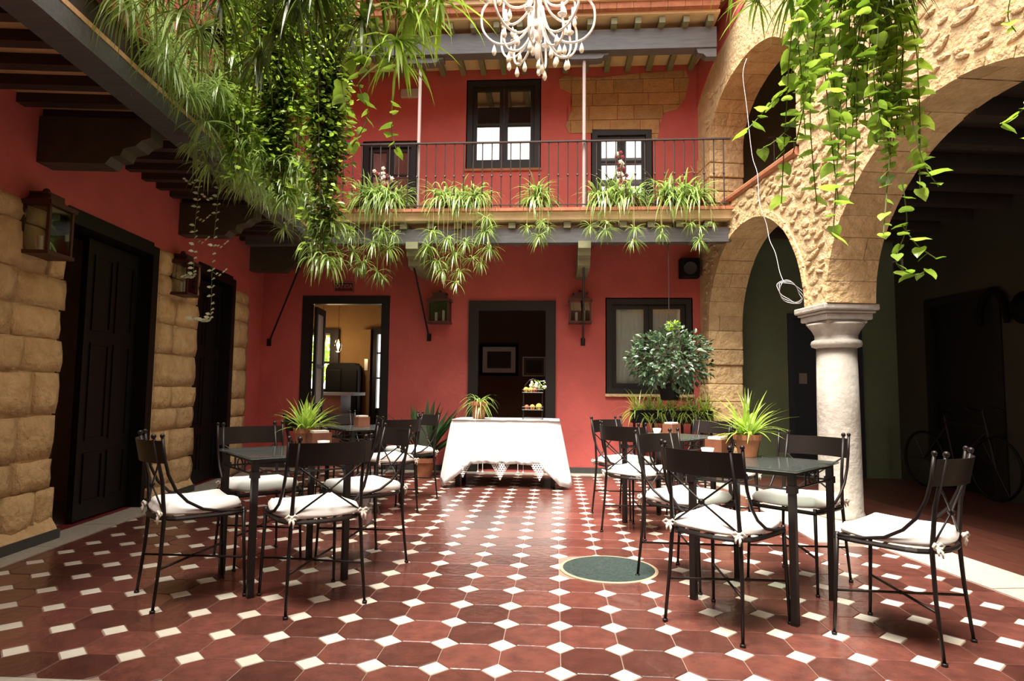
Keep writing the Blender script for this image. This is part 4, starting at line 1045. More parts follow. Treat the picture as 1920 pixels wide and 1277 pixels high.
fruit('orange', .07, -.02, .115, .036, 'lemon', 'large yellow fruit at the right of the lower tray'); fruit('apple', -.005, -.03, .115, .03, 'orange', 'small orange fruit in the middle of the lower tray'); fruit('apple', -.07, -.02, .115, .028, 'apple', 'reddish fruit at the left of the lower tray')
fruit('lemon', -.08, -.03, .315, .03, 'lemon', 'yellow lemon at the left of the upper tray'); fruit('lemon', -.025, -.045, .315, .028, 'lemon', 'pale lemon in the middle of the upper tray'); fruit('apple', .02, -.01, .315, .027, 'apple', 'red apple half hidden by white flowers on the upper tray')
fl = thing('flower_posy', 'posy of white flowers and leaves on the upper fruit tray', 'flowers', (fp.x+.06, 7.44, FZ+.315))
m = MB(); m2 = MB(); rr = random.Random(8)
for k in range(20):
    c_ = Vector((rr.uniform(-.09, .09), rr.uniform(-.04, .04), rr.uniform(.05, .12))); m2.tube([(0, 0, .005), tuple(c_)], .002, 4)
    m = MB(); m.ball(c_, rr.uniform(.013, .02), 8); m.build('blossom', 'petal', fl, smooth=True)
m = MB()
for k in range(36): m.leaf((rr.uniform(-.09, .09), rr.uniform(-.05, .02), rr.uniform(.03, .13)), (rr.gauss(0, 1), rr.gauss(0, 1), rr.gauss(.3, .6)), (0, -.6, 1), .04, .018)
m.build('leaves', 'ivy', fl); m2.build('stalks', 'stem', fl)

# ---------------- small things on the glass tables
def napkin_box(x, y, rz, label, z=.7295):
    t = thing('napkin_box', label, 'napkin box', (x, y, z), rz, 'wooden napkin boxes on the tables')
    m = MB(); m.box((-.06, -.05, 0), (.06, .05, .012)); m.box((-.06, -.05, .012), (-.05, .05, .095)); m.box((.05, -.05, .012), (.06, .05, .095)); m.box((-.05, -.05, .012), (.05, -.042, .095)); m.box((-.05, .042, .012), (.05, .05, .095)); m.build('box', 'woodbox', t)
    m = MB(); m.box((-.046, -.038, .013), (.046, .038, .108)); m.build('napkins', 'paper', t)
def cup(x, y, label, z=.7295):
    t = thing('candle_cup', label, 'cup', (x, y, z), group='small white cups on the tables')
    m = MB(); m.lathe([(.022, 0), (.03, .03), (.036, .058), (.033, .058), (.027, .03), (.018, .008)], 16); m.build('bowl', 'porcelain', t, smooth=True)
    m = MB(); m.lathe([(.018, .009), (.024, .03)], 12); m.build('wax', 'candle', t)
napkin_box(-1.44, 3.80, .7, 'wooden napkin box beside the pot on the left front table'); cup(-1.36, 3.66, 'white cup beside the napkin box on the left front table')
napkin_box(-1.86, 6.0, .75, 'wooden napkin box on the rear left table'); cup(-1.64, 5.98, 'white cup on the rear left table')
napkin_box(.94, 3.78, .9, 'wooden napkin box on the right front table'); cup(.84, 3.60, 'white cup on the right front table')
napkin_box(.98, 5.48, .8, 'wooden napkin box on the rear right table'); cup(.85, 5.42, 'white cup on the rear right table')

# ---------------- chandelier
cc = at(1008, 113, 4.3)
ch = thing('chandelier', 'white wrought iron chandelier with curled arms and glass drops', 'chandelier', cc)
m = MB(); m.lathe([(.003, 0), (.018, .02), (.022, .10), (.012, .13), (.035, .17), (.05, .24), (.02, .30), (.018, .62), (.03, .66), (.01, .72)], 14); m.tube([(0, 0, .7), (0, 0, 5.76-cc.z)], .006, 6); m.build('stem', 'white_iron', ch, smooth=True)
def sweep(P, n=5):
    out = []
    for i in range(len(P)-1):
        p0, p1, p2, p3 = P[max(i-1, 0)], P[i], P[i+1], P[min(i+2, len(P)-1)]
        for k in range(n):
            t = k/n; out.append(tuple(.5*((2*b)+(-a+c)*t+(2*a-5*b+4*c-d)*t*t+(-a+3*b-3*c+d)*t**3) for a, b, c, d in zip(p0, p1, p2, p3)))
    return out+[P[-1]]
for tier, (nA, ph, prof) in enumerate(((6, .3, [(.03, .30), (.06, .16), (.13, .06), (.21, .05), (.245, .12), (.235, .22)]), (8, .0, [(.03, .40), (.08, .22), (.19, .13), (.31, .14), (.39, .23), (.40, .36), (.36, .44)]), (6, .5, [(.02, .52), (.10, .38), (.22, .34), (.30, .42), (.30, .55)]))):
    for k in range(nA):
        a = ph+2*PI*k/nA; ca, sa = math.cos(a), math.sin(a); m = MB()
        m.tube([(r*ca, r*sa, z) for r, z in sweep(prof)], .0085, 6); ar = m.build('arm', 'white_iron', ch, smooth=True)
        r, z = prof[-1]; m = MB(); m.lathe([(.008, 0), (.03, .012), (.034, .02), (.012, .03), (.011, .10), (.003, .105)], 10, (r*ca, r*sa, z)); m.build('candle_cup', 'white_iron', ar, smooth=True)
        for (r, z) in (prof[2], prof[3]):
            m = MB(); m.tube([(r*ca, r*sa, z), (r*ca, r*sa, z-.02)], .0015, 4); m.lathe([(.002, -.02), (.012, -.045), (.018, -.07), (.012, -.09), (.002, -.098)], 8, (r*ca, r*sa, z)); m.build('glass_drop', 'crystal', ar, smooth=True)
# overhead beams carrying chandelier and baskets
m = MB(); m.box((-2.75, -.06, 5.76), (2.6, .06, 5.88)); struct('trim_7', m, 'greybeam', 'roof beam above the courtyard carrying the chandelier', (0, 4.3, 0), cat='beam')
m = MB(); m.box((-2.75, -.06, 5.76), (2.75, .06, 5.88)); struct('trim_8', m, 'greybeam', 'roof beam above the courtyard carrying the hanging baskets', (0, 2.95, 0), cat='beam')
# ---------------- loose cable coil on the arcade
cw = thing('cable', 'pale cable dangling from the upper arch with a loose coil', 'cable', at(1400, 110, 6.6))
P = [(1400, 110, 6.6), (1393, 140, 6.6), (1400, 200, 6.6), (1410, 290, 6.55), (1420, 325, 6.5), (1424, 380, 6.4), (1437, 420, 6.4), (1443, 450, 6.35), (1454, 475, 6.3), (1462, 510, 6.25), (1470, 530, 6.2)]
o0 = at(*P[0]); m = MB(); m.tube(sweep([tuple(at(*p)-o0) for p in P], 4), .0032, 5); m.build('drop', 'wire', cw, smooth=True)
c0 = at(1482, 548, 6.2)-o0; m = MB()
for k in range(3): m.tube([tuple(c0+Vector(((.10+.012*k)*math.cos(2*PI*q/24+.3*k), .03*math.sin(q), (.085+.01*k)*math.sin(2*PI*q/24+.3*k)-.45*(.10)*math.cos(2*PI*q/24+.3*k)))) for q in range(24)], .0032, 5, closed=True)
m.build('coil', 'wire', cw, smooth=True)
#%%PLANTS
# ================================================================== PLANTS
def spider(m, c, n, ln, wd=.014, droop=1.3, up=(.2, 1.3), rr=random, spread=.02, seg=6):
    c = Vector(c)
    for k in range(n):
        a = rr.uniform(0, 2*PI); e = rr.uniform(*up); d = (math.cos(a)*math.cos(e), math.sin(a)*math.cos(e), math.sin(e))
        m.blade(c+Vector((rr.uniform(-spread, spread), rr.uniform(-spread, spread), 0)), d, ln*rr.uniform(.6, 1.1), wd*rr.uniform(.7, 1.15), droop*rr.uniform(.7, 1.4), seg, rr.uniform(-.03, .03))
def potmesh(r, h):
    m = MB(); m.lathe([(r*.66, 0), (r*.92, h*.76), (r*1.03, h*.77), (r*1.05, h), (r*.93, h), (r*.9, h*.86)], 20); return m
def potted(name, label, cat, loc, r=.075, h=.12, n=70, ln=.30, wd=.016, mt='spider_lime', up=(.15, 1.4), droop=1.2, seed=1, grp=None, pm='terracotta'):
    t = thing(name, label, cat, loc, group=grp); rr = random.Random(seed)
    potmesh(r, h).build('pot', pm, t, smooth=False)
    m = MB(); m.lathe([(r*.5, h*.80), (r*.9, h*.86), (.001, h*.90)], 14); m.build('soil', 'soil', t)
    m = MB(); spider(m, (0, 0, h*.88), n, ln, wd, droop, up, rr, r*.35); m.build('foliage', mt, t)
    return t
def runner(m, mf, p0, p1, rr, n=12, ln=.12, out=None, wd=.012):
    p0, p1 = Vector(p0), Vector(p1); mid = out or Vector((p1.x, p1.y, p0.z+.02))
    P = [tuple(p0), tuple((p0+Vector(mid))/2+Vector((0, 0, .03))), tuple(mid), tuple((Vector(mid)+p1)/2), tuple(p1)]
    m.tube(sweep(P, 3), .0025, 4, caps=False); spider(mf, p1, int(n*1.5), ln*1.25, wd, 1.5, (-.9, 1.0), rr, .015, 5)
potted('potted_spider_plant', 'potted lime green spider plant on the left front table', 'plant', (-1.55, 3.86, .7295), .072, .115, 90, .25, .014, up=(.55, 1.5), droop=.9, seed=1, grp='potted plants on the front tables')
potted('potted_spider_plant', 'potted lime green spider plant on the right front table', 'plant', (1.10, 3.75, .7295), .075, .125, 75, .31, .016, up=(.5, 1.5), droop=.95, seed=2, grp='potted plants on the front tables')
p = at(898, 783, 7.40)
potted('potted_spider_plant', 'pale terracotta pot with drooping spider plant on the cloth table', 'plant', (p.x, 7.40, BZ+.004), .10, .20, 60, .34, .014, 'spider', (-.1, 1.2), 1.9, 3)
# dark broad-leaved plant by the red wall
t = thing('broad_leaf_plant', 'dark green broad-leaved potted plant against the red wall', 'plant', (at(795, 800, 7.9).x, 7.93, 0)); rr = random.Random(4)
potmesh(.15, .24).build('pot', 'terracotta', t); m = MB(); m.lathe([(.1, .19), (.135, .20), (.001, .21)], 14); m.build('soil', 'soil', t)
for k in range(46):
    m = MB(); a = rr.uniform(0, 2*PI); e = rr.uniform(.65, 1.45); m.blade((.05*math.cos(a), .05*math.sin(a), .2), (math.cos(a)*math.cos(e), math.sin(a)*math.cos(e)*.5, math.sin(e)), rr.uniform(.55, .85), .11, rr.uniform(.3, 1.0), 7); m.build('leaf', 'darkleaf', t)
# trough on legs and hanging shrub
t = thing('plant_trough', 'tall iron stand with a trough of spider plants before the stone pier', 'planter', (1.46, 8.18, 0)); rr = random.Random(6)
m = MB(); m.box((-.50, -.12, .70), (.50, .12, .72)); m.box((-.50, -.12, .72), (-.48, .12, .86)); m.box((.48, -.12, .72), (.50, .12, .86)); m.box((-.48, -.12, .72), (.48, -.10, .86)); m.box((-.48, .10, .72), (.48, .12, .86)); m.build('trough', 'black', t)
for k in range(9):
    m = MB(); m.box((-.49+.1185*k, -.115, 0), (-.49+.1185*k+.03, -.095, .70)); m.build('stand_bar', 'black', t)
m = MB(); m.box((-.49, -.11, .12), (.49, -.095, .14)); m.build('stand_rail', 'black', t)
m = MB(); m.box((-.48, -.10, .80), (.48, .10, .83)); m.build('soil', 'soil', t)
for k in range(7):
    m = MB(); spider(m, (-.42+.14*k, -.03, .83), 75, .36, .016, 1.7, (.1, 1.5), rr, .05); m.build('foliage', 'spider' if k % 2 else 'spider_lime', t)
p = at(1254, 684, 7.66)
t = thing('hanging_shrub', 'dense rounded dark green shrub hanging in front of the window', 'plant', (p.x, 7.62, p.z-.42)); rr = random.Random(9)
potmesh(.15, .2).build('basket', 'black', t); m = MB()
for s in (-1, 1): m.tube([(s*.14, 0, .19), (0, 0, 1.02)], .003, 4)
m.tube([(0, 0, 1.0), (0, 0, 2.885-(p.z-.42))], .006, 5); m.build('hanger', 'rail_iron', t)
m = MB(); ms = MB()
for k in range(1500):
    v = Vector((rr.gauss(0, 1), rr.gauss(0, 1), rr.gauss(0, 1))).normalized(); q = rr.uniform(.35, 1.0)**.5
    lump = 1+.14*math.sin(5*v.x+1)*math.cos(6*v.z)+.08*rr.random(); P = Vector((v.x*.47, v.y*.42, v.z*.36))*q*lump+Vector((0, 0, .48))
    d = (v+Vector((rr.uniform(-.8, .8), rr.uniform(-.8, .8), rr.uniform(-.7, .5)))); m.leaf(P, d, v+Vector((0, 0, .6)), rr.uniform(.05, .085), rr.uniform(.03, .045))
for k in range(24):
    v = Vector((rr.gauss(0, 1), rr.gauss(0, 1), rr.gauss(0, .8))).normalized(); ms.tube([(0, 0, .18), (v.x*.2, v.y*.2, .38+v.z*.1), (v.x*.42, v.y*.38, .48+v.z*.32)], [.006, .004, .002], 4)
ms.build('branches', 'brownstem', t); m.build('foliage', 'shrubleaf', t)
m = MB()
for k in range(40): m.leaf((rr.gauss(0, .04)+.02, rr.gauss(0, .04)-.1, .85+rr.uniform(-.04, .06)), (rr.gauss(0, 1), rr.gauss(0, 1), .6), (0, 0, 1), .06, .03)
m.build('young_shoots', 'ivy_lime', t)

# ---------------- balcony planters (back)
ZB = 3.286
def planter(px, wdt, label, seed, n=60, ln=.34, runners=(), trough=False, mt='spider', dens=1):
    x = at(px, 380, YF+.18).x; rr = random.Random(seed)
    t = thing('balcony_planter', label, 'plant', (x, YF+.205, ZB), group='spider plants along the balcony edge')
    if trough:
        m = MB(); h = wdt/2; m.box((-h, -.085, 0), (h, .085, .02)); m.box((-h, -.085, .02), (-h+.02, .085, .17)); m.box((h-.02, -.085, .02), (h, .085, .17)); m.box((-h+.02, -.085, .02), (h-.02, -.065, .17)); m.box((-h+.02, .065, .02), (h-.02, .085, .17)); m.box((-h-.008, -.093, .145), (h+.008, -.085, .17)); m.build('trough', 'terracotta', t)
        m = MB(); m.box((-h+.02, -.065, .12), (h-.02, .065, .145)); m.build('soil', 'soil', t); cs = [(-h*.65, 0), (0, 0), (h*.65, 0)]; hz = .145
    else:
        potmesh(.105, .17).build('pot', 'terracotta', t); m = MB(); m.lathe([(.05, .13), (.095, .14), (.001, .15)], 12); m.build('soil', 'soil', t); cs = [(0, 0)]; hz = .15
    m = MB(); mr = MB()
    for cx, cy in cs: spider(m, (cx, cy-.03, hz), int(n*2.6), ln*1.35, .021, 2.5, (.1, 1.45), rr, .08)
    for (dx, zz, k, l) in runners:
        runner(mr, m, (cs[len(cs)//2][0]*.5+dx*.5, -.03, hz), (dx, -.265-rr.uniform(0, .05), zz-ZB), rr, k, l, Vector((dx, -.25, hz-.05)))
    m.build('foliage', mt, t)
    if runners: mr.build('runners', 'dryleaf', t)
    return t
planter(715, .5, 'thick spider plant trough at the left end of the balcony', 31, 75, .36, [(-.25, 2.75, 26, .22), (-.12, 2.6, 26, .2), (.0, 2.85, 30, .25), (.05, 2.5, 24, .2), (.18, 2.78, 30, .24), (.24, 2.95, 20, .2), (-.3, 2.95, 20, .2), (.1, 3.0, 26, .22), (-.2, 2.55, 14, .16), (.12, 2.42, 12, .15)], True)
planter(862, .62, 'terracotta trough of spider plants trailing over the lantern', 32, 60, .33, [(-.33, 2.8, 26, .22), (-.22, 2.62, 30, .22), (-.1, 2.9, 26, .22), (-.28, 2.98, 26, .2), (-.02, 2.72, 28, .22), (.06, 2.5, 18, .18), (.12, 2.85, 24, .2), (.02, 2.36, 14, .16), (.36, 2.98, 30, .24), (.40, 2.78, 26, .2), (.3, 2.6, 14, .16), (-.15, 2.5, 20, .18), (.2, 2.65, 16, .16), (.37, 3.15, 30, .24)], True)
planter(1010, .3, 'single spider plant pot above the dark doorway', 33, 90, .30, [(-.13, 3.02, 14, .13), (.02, 2.92, 30, .2), (.05, 3.08, 18, .16), (.12, 3.03, 10, .12)])
planter(1153, .55, 'pair of spider plants in front of the small balcony window', 34, 55, .33, [(-.31, 3.03, 18, .15), (-.13, 2.98, 22, .18), (-.12, 3.08, 16, .15), (.2, 3.0, 18, .16), (.19, 2.85, 20, .17)], True)
planter(1276, .52, 'wide spider plant trough at the right end of the balcony', 35, 60, .36, [(-.28, 3.02, 14, .14), (-.27, 2.93, 14, .13), (.06, 3.05, 14, .14), (.17, 3.02, 12, .13), (.16, 2.86, 20, .17), (.3, 3.06, 10, .12)], True)
for px, seed, l in ((720, 41, 'dark red flowering plant behind the left balcony trough'), (1163, 42, 'tall pale pink flowering plant in front of the balcony window')):
    x = at(px, 300, YF+.5).x; t = thing('flowering_plant', l, 'plant', (x, YF+.5, ZB-.04), group='flowering pots on the balcony'); rr = random.Random(seed)
    potmesh(.11, .2).build('pot', 'terracotta', t); ms = MB()
    for k in range(9):
        a = rr.uniform(0, 6.28); tp = Vector((.13*math.cos(a)*rr.random(), .08*math.sin(a), rr.uniform(.5, .98 if seed == 42 else .82))); ms.tube([(0, 0, .16), (tp.x*.4, tp.y*.4, tp.z*.6), tuple(tp)], .004, 4)
        for q in range(5):
            c_ = tp*rr.uniform(.62, 1.0)+Vector((rr.gauss(0, .03), rr.gauss(0, .03), 0))
            m = MB()
            for z_ in range(5): a2 = 6.28*z_/5; m.leaf(c_, (math.cos(a2), .4, math.sin(a2)), (0, -1, 0), .035, .026)
            m.build('blossom', 'petal' if rr.random() < .5 else 'pinkpetal', t)
    ms.build('stalks', 'brownstem', t)

# ---------------- left gallery: plants spilling over the edge
RL = Matrix.Rotation(TL, 4, 'Z')
def gal(x, y, z): return Vector((-3.12, 0, 0))+(RL @ Vector((x, y, z)))
WHERE = ['nearest the viewer at the upper left', 'second along the left gallery edge', 'third along the left gallery edge', 'fourth along the left gallery edge', 'fifth along the left gallery edge', 'sixth along the left gallery edge', 'seventh along the left gallery edge', 'last at the far end of the left gallery edge']
for i, y in enumerate((3.02, 3.42, 3.85, 4.3, 4.8, 5.35, 5.95, 6.6)):
    rr = random.Random(60+i); b_ = gal(.985, y, 3.271); t = thing('gallery_planter', 'spider plant pot '+WHERE[i], 'plant', b_, TL, 'spider plants along the left gallery edge')
    potmesh(.10, .16).build('pot', 'terracotta', t); m = MB(); m.lathe([(.05, .12), (.09, .13), (.001, .14)], 12); m.build('soil', 'soil', t)
    m = MB(); mr = MB(); spider(m, (0, 0, .14), 110, .38, .018, 2.4, (-.2, 1.3), rr, .06)
    if i in (0, 1): spider(m, (.10, .05, -.03-.04*i), 46, .40, .015, 2.4, (-.7, .5), rr, .03)
    nr = [0, 5, 10, 16, 16, 14, 10, 8][i]
    for k in range(nr):
        dz = -rr.uniform(.0, [.1, .3, .55, .62, .60, .6, .6, .55][i]); runner(mr, m, (0, 0, .13), (rr.uniform(.08, .30), rr.uniform(-.25, .25), dz), rr, 22, .20, Vector((.15, rr.uniform(-.15, .15), .12)), .011)
    m.build('foliage', 'spider', t)
    if nr: mr.build('runners', 'stem', t)

# ---------------- trailing columns of foliage
def trailing(name, label, px, pytop, pybot, Y, rad_, nleaf, seed, leafl=.045, mt='ivy', drift=0, strands=9, tuft=True, mt2='spider', tiers=()):
    a, b = at(px, pytop, Y), at(px+drift, pybot, Y); rr = random.Random(seed)
    top = Vector((a.x, Y, max(a.z, 3.0))); t = thing(name, label, 'plant', (a.x, Y, b.z), group='long trailing plants hanging over the courtyard')
    L_ = top.z-b.z; ms = MB(); m = MB(); mf = MB(); S = []
    for k in range(strands):
        an = 2*PI*k/strands; e = rr.uniform(.55, 1.0); r0 = rad_*rr.uniform(.15, .9); x = b.x-a.x
        pts = [(r0*math.cos(an)*(.6+.4*math.sin(3*f+k))+x*f, r0*math.sin(an)*(.6+.4*math.cos(2.3*f+k)), L_*(1-f*e)) for f in [q/8 for q in range(9)]]
        ms.tube(pts, .0025, 4, caps=False); S.append(pts)
    for k in range(nleaf):
        pts = S[k % strands]; f = rr.random()*7.99; i = int(f); u = f-i; p = Vector(pts[i]).lerp(Vector(pts[i+1]), u)
        d = Vector((rr.gauss(0, 1), rr.gauss(0, 1), rr.gauss(-.5, .5))).normalized(); m.leaf(p+d*rr.uniform(0, rad_*.5), d, (rr.gauss(0, .5), rr.gauss(0, .5), 1), leafl*rr.uniform(.6, 1.3), leafl*.6)
    for (f, n, ln) in tiers:
        mf = MB(); spider(mf, (rr.uniform(-.06, .06)+(b.x-a.x)*f, rr.uniform(-.05, .05), L_*(1-f)), n, ln, .015, 2.2, (-.6, 1.0), rr, rad_*.5); mf.build('tuft', mt2, t)
    if mt == 'ivy_backlit':  # paler leaf colour puts a light-catching rim on the backlit column
        mo = MB()
        for k in range(nleaf//6):
            pts = S[k % strands]; f = rr.random()*7.99; i = int(f); p = Vector(pts[i]).lerp(Vector(pts[i+1]), f-i)
            d = Vector((rr.gauss(0, 1), rr.gauss(0, 1), rr.gauss(-.2, .5))).normalized(); mo.leaf(p+d*rad_*rr.uniform(.5, .95), d, (rr.gauss(0, .5), rr.gauss(0, .5), 1), leafl*rr.uniform(.8, 1.5), leafl*.7)
        mo.build('bright_edge_leaves', 'ivy_lime', t)
    ms.tube([(0, 0, L_), (0, 0, max(L_+.05, 5.76-b.z))], .004, 5)

    m3 = potmesh(.13, .18); bk = m3.build('basket', 'black', t); bk.location = (0, 0, L_)
    ms.build('stems', 'brownstem', t); m.build('foliage', mt, t)
    return t
trailing('trailing_plant', 'thick trailing plant with leaves darkened as backlit hanging straight down left of the balcony', 610, -60, 500, 4.3, .165, 6500, 71, .045, 'ivy_backlit', 0, 16, tiers=[(.98, 60, .22), (.93, 40, .2), (.86, 50, .22), (.78, 30, .2), (.70, 20, .2)])
trailing('trailing_plant', 'shorter trailing plant with leaves darkened as backlit beside the thick hanging one', 515, -60, 370, 4.3, .165, 5200, 72, .045, 'ivy_backlit', 0, 14, tiers=[(.95, 30, .18), (.85, 30, .2)])
trailing('trailing_plant', 'bushy green trailing plant spilling over the left gallery beam', 440, -40, 370, 4.3, .22, 1500, 73, .055, 'ivy_lime', 10, 12, tiers=[(.9, 60, .2), (.75, 70, .26), (.6, 70, .28), (.4, 70, .3), (.2, 70, .3)])
trailing('trailing_plant', 'leafy trailing plant mixed among the spider plants near the centre', 560, -40, 390, 4.3, .16, 1000, 74, .05, 'ivy_lime', -10, 10, tiers=[(.95, 70, .24), (.8, 60, .26), (.5, 50, .28)])
# two thin strings of round leaves
for px, pb, Y, seed, l, hook in ((366, 520, 4.3, 81, 'thin string of small pale leaves dangling left of its twin', -22), (398, 600, 4.3, 82, 'longest thin string of small pale leaves, curling at the tip', -40)):
    a, b = at(px, 230, Y), at(px-4, pb, Y); t = thing('string_vine', l, 'plant', b, group='thin leaf strings by the left doors'); rr = random.Random(seed); ms = MB(); m = MB(); L_ = a.z-b.z
    h = at(px+hook, pb, Y).x-b.x; up_ = max(L_, 2.95-b.z)
    P = [(0, 0, 3.6-b.z), (.01, 0, L_), (.015, 0, L_*.66), (-.005, 0, L_*.33), (0, 0, .04), (h*.4, 0, 0), (h, 0, .015)]; Q = sweep(P, 8); ms.tube(Q, .002, 4)
    for q in Q[2:]:
        s = rr.choice((-1, 1)); m.leaf(q, (s*.8, -.5, rr.uniform(-.2, .4)), (0, -1, .6), .040, .028)
        if rr.random() < .35: m.leaf(q, (-s*.8, -.3, rr.uniform(-.2, .4)), (0, -1, .6), .035, .024)
    for zf in (.62, .38, .24):
        s = 1 if zf < .5 else -1; x2 = s*.09; ms.tube([(0, 0, L_*zf), (x2*.5, 0, L_*zf-.03), (x2, 0, L_*zf+.01)], .0018, 4)
        for f, dz in ((.25, -.02), (.5, -.03), (.8, -.006), (1, .01)): m.leaf((x2*f, 0, L_*zf+dz), (s, -.3, .4), (0, -1, .5), .028, .02)
    m4 = potmesh(.08, .12); o = m4.build('basket', 'black', t); o.location = (0, 0, 3.6-b.z); ms.tube([(0, 0, 3.7-b.z), (0, 0, 5.76-b.z)], .003, 4)
    ms.build('stem', 'stem', t); m.build('leaves', 'silverleaf', t)
# ---------------- hanging baskets high up (only their foliage reaches into the picture)
def basket(px, py, Y, label, n, ln, wd, mt, seed, droop=2.2, up=(-.3, 1.2), r=.15, tiers=()):
    c = at(px, py, Y); rr = random.Random(seed); t = thing('hanging_basket', label, 'plant', c, group='hanging baskets of long-leaved plants')
    potmesh(r, .16).build('basket', 'black', t); m = MB(); m.tube([(0, 0, .15), (0, 0, 5.76-c.z)], .004, 5); m.build('cord', 'rail_iron', t)
    m = MB(); spider(m, (0, 0, .14), n, ln, wd, droop, up, rr, r*.8)
    mr = MB()
    for (dx, dz, k, l_) in tiers: runner(mr, m, (0, 0, .12), (dx, rr.uniform(-.1, .1), dz), rr, k, l_, Vector((dx*.8, 0, .1)), wd*.85)
    m.build('foliage', mt, t)
    if mr.v: mr.build('runners', 'brownstem', t)
    return t
basket(640, -70, 2.95, 'basket of long strap leaves darkened as backlit at the top, above the thick trailing plant', 110, .55, .018, 'ivy_backlit', 91, tiers=[(-.1, -.15, 30, .3), (.1, -.25, 30, .3), (.18, -.1, 24, .3), (-.25, -.1, 24, .3)])
basket(470, -60, 2.95, 'basket of strap leaves darkened as backlit at the top left of the trailing plants', 120, .55, .017, 'ivy_backlit', 92, tiers=[(-.1, -.2, 30, .3), (.12, -.3, 30, .3), (.02, -.4, 30, .26), (.2, -.15, 26, .3)])
basket(770, -45, 2.95, 'basket of long yellow green leaves dangling left of the chandelier', 60, .42, .022, 'ivy_lime', 93, tiers=[(.0, -.18, 26, .24), (-.06, -.33, 18, .26), (-.08, -.42, 10, .22), (.14, -.10, 18, .26), (.08, -.02, 18, .24)])
basket(1640, -60, 2.95, 'basket of dark strap leaves above the right-hand vine', 130, .46, .017, 'ivy_backlit', 94, tiers=[(.02, -.15, 34, .24), (.06, -.05, 30, .24), (-.1, .0, 20, .22)])
basket(1440, -50, 2.95, 'basket of narrow green leaves left of the right-hand vine', 70, .34, .014, 'ivy', 95, tiers=[(-.05, -.12, 16, .2), (.08, -.14, 16, .2)])
basket(1790, -60, 2.95, 'basket of narrow green leaves at the top right over the big arch', 60, .30, .014, 'ivy_lime', 96)
basket(330, -30, 2.95, 'basket of spider plant leaves at the top left over the gallery beam', 80, .38, .016, 'spider', 97, tiers=[(.05, -.15, 26, .25), (-.12, -.05, 24, .25), (.15, -.25, 26, .25)])
# ---------------- leafy vines with single leaves
def leaf_obj(mt, l, w_):
    m = MB(); d = Vector((0, 1, 0)); n_ = 5
    # heart shaped leaf folded on the midrib
    H = [(0, 0), (.34, -.10), (.50, .10), (.46, .38), (.26, .72), (0, 1.0)]
    vs = [(0, 0, 0), (0, .45, -.05), (0, 1.0, -.16)]+[(x*w_/l, y, .05-abs(x)*.1-.10*y*y) for x, y in H[1:5]]+[(-x*w_/l, y, .05-abs(x)*.1-.10*y*y) for x, y in H[1:5]]
    vs = [(x*l, y*l, z*l) for x, y, z in vs]
    m.add(vs, [(0, 3, 1), (3, 4, 1), (4, 5, 1), (5, 6, 1), (6, 2, 1), (0, 1, 7), (7, 1, 8), (8, 1, 9), (9, 1, 10), (10, 1, 2)])
    return m.mesh('leaf', mt)
LF = [leaf_obj('ivy_lime', .075, .075), leaf_obj('ivy', .07, .065), leaf_obj('ivy_lime', .055, .05)]
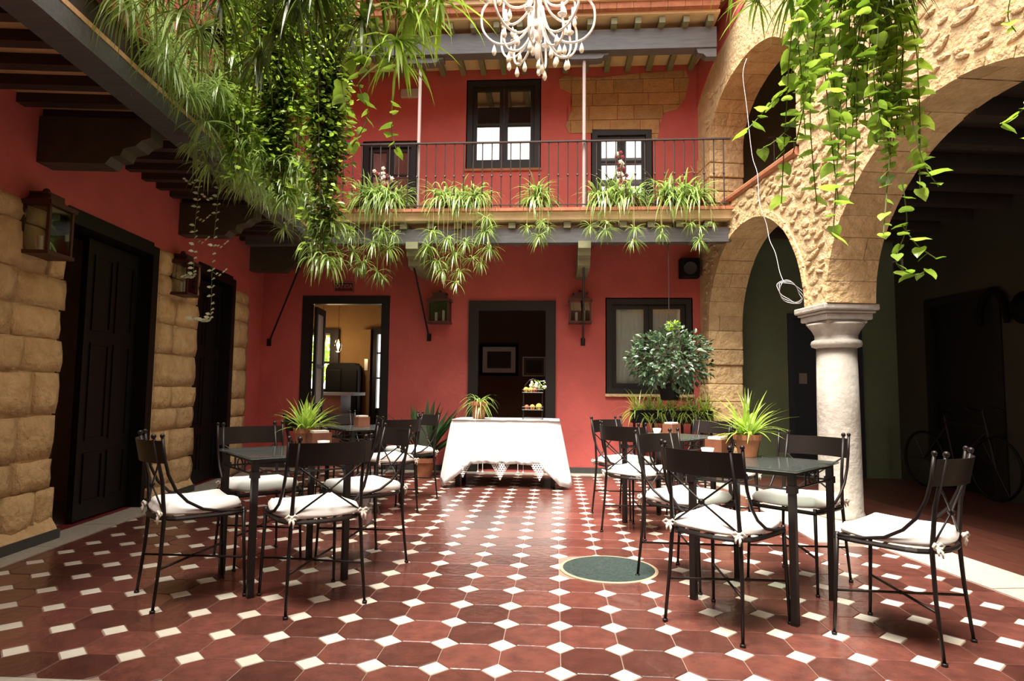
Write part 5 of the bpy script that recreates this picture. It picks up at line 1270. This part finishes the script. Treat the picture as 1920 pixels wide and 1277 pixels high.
def vine(label, strands, Y, seed, grp=None, sc=1.0, first=(1560, -40), gap=.036):
    rr = random.Random(seed); o0 = at(*first, Y); t = thing('leafy_vine', label, 'plant', o0, group=grp); ms = MB(); LV = []
    ms.tube([(0, 0, 0), (0, 0, 5.76-o0.z)], .004, 5)
    for P in strands:
        pts = [at(px, py, Y+dy)-o0 for px, py, dy in P]; Q = [Vector(q) for q in sweep([tuple(p) for p in pts], 8)]; ms.tube(Q, .0026*sc, 5)
        acc = 0
        for i in range(1, len(Q)):
            acc += (Q[i]-Q[i-1]).length
            if acc > gap*sc:
                acc = 0; a = rr.uniform(0, 2*PI)
                d = Vector((math.cos(a), math.sin(a)*.7, rr.uniform(-.9, .3))).normalized()
                LV.append((Q[i], d.to_track_quat('Y', 'Z').to_euler(), sc*rr.uniform(.65, 1.25), rr.choice(LF)))
    LV.sort(key=lambda q: -q[2]); rest = MB()
    for k, (p, q, z_, me) in enumerate(LV):
        if k < 300: inst('leaf', me, t, p, q, [z_]*3)
        else:
            M = Matrix.LocRotScale(p, q, Vector((z_, z_, z_))); rest.add([M @ v.co for v in me.vertices], [tuple(f.vertices) for f in me.polygons])
    if rest.v: rest.build('small_leaves', 'ivy', t, kind='stuff')
    ms.build('stems', 'stem', t)
rr = random.Random(12); S = []
for k in range(27):
    x0 = 1490+8.6*k; e = rr.choice((rr.uniform(150, 300), rr.uniform(250, 450))); x1 = x0+rr.uniform(-35, 35); S.append([(1580+(x0-1580)*.4, -40, 0), (x0, 40, rr.uniform(-.15, .2)), ((x0+x1)/2+rr.uniform(-14, 14), e*.55, rr.uniform(-.15, .25)), (x1, e, rr.uniform(-.15, .25))])
for k in range(9):
    x0 = 1600+11*k; S.append([(1640, -40, .1), (x0, 60, .1), (x0+rr.uniform(-8, 8), 150, .1), (x0+rr.uniform(-10, 10), rr.uniform(200, 330), .1)])
S += [[(1500, 40, 0), (1480, 150, 0), (1440, 200, 0), (1400, 245, 0)], [(1520, 180, 0), (1470, 250, 0), (1420, 285, 0)], [(1690, 330, 0), (1700, 420, 0), (1680, 490, 0), (1715, 515, 0), (1740, 505, 0)], [(1700, 180, 0), (1730, 300, 0), (1760, 350, 0)], [(1690, 420, 0), (1720, 460, 0), (1755, 485, 0)]]
vine('large leafy vine with fresh green leaves hanging in front of the right arches', S, 2.95, 55, sc=1.0)
vine('short leafy vine with a few leaves at the right edge of the picture', [[(1960, -20, 0), (1950, 120, 0), (1925, 195, 0), (1880, 235, 0)], [(1950, 150, 0), (1930, 255, 0)], [(1900, -30, 0), (1890, 30, 0), (1905, 60, 0)]], 2.6, 56, first=(1950, -60), sc=.8)
vine('leafy vine with single large leaves against the upper red wall', [[(690, -30, 0), (690, 60, 0), (672, 150, 0), (690, 215, 0), (660, 275, 0)], [(700, 20, 0), (715, 90, 0), (740, 130, 0)], [(680, 100, 0), (640, 130, 0), (655, 230, 0)], [(660, 40, 0), (650, 90, 0), (690, 130, 0)], [(735, 180, 0), (735, 250, 0), (745, 285, 0)]], 2.95, 57, first=(690, -60), sc=.95)
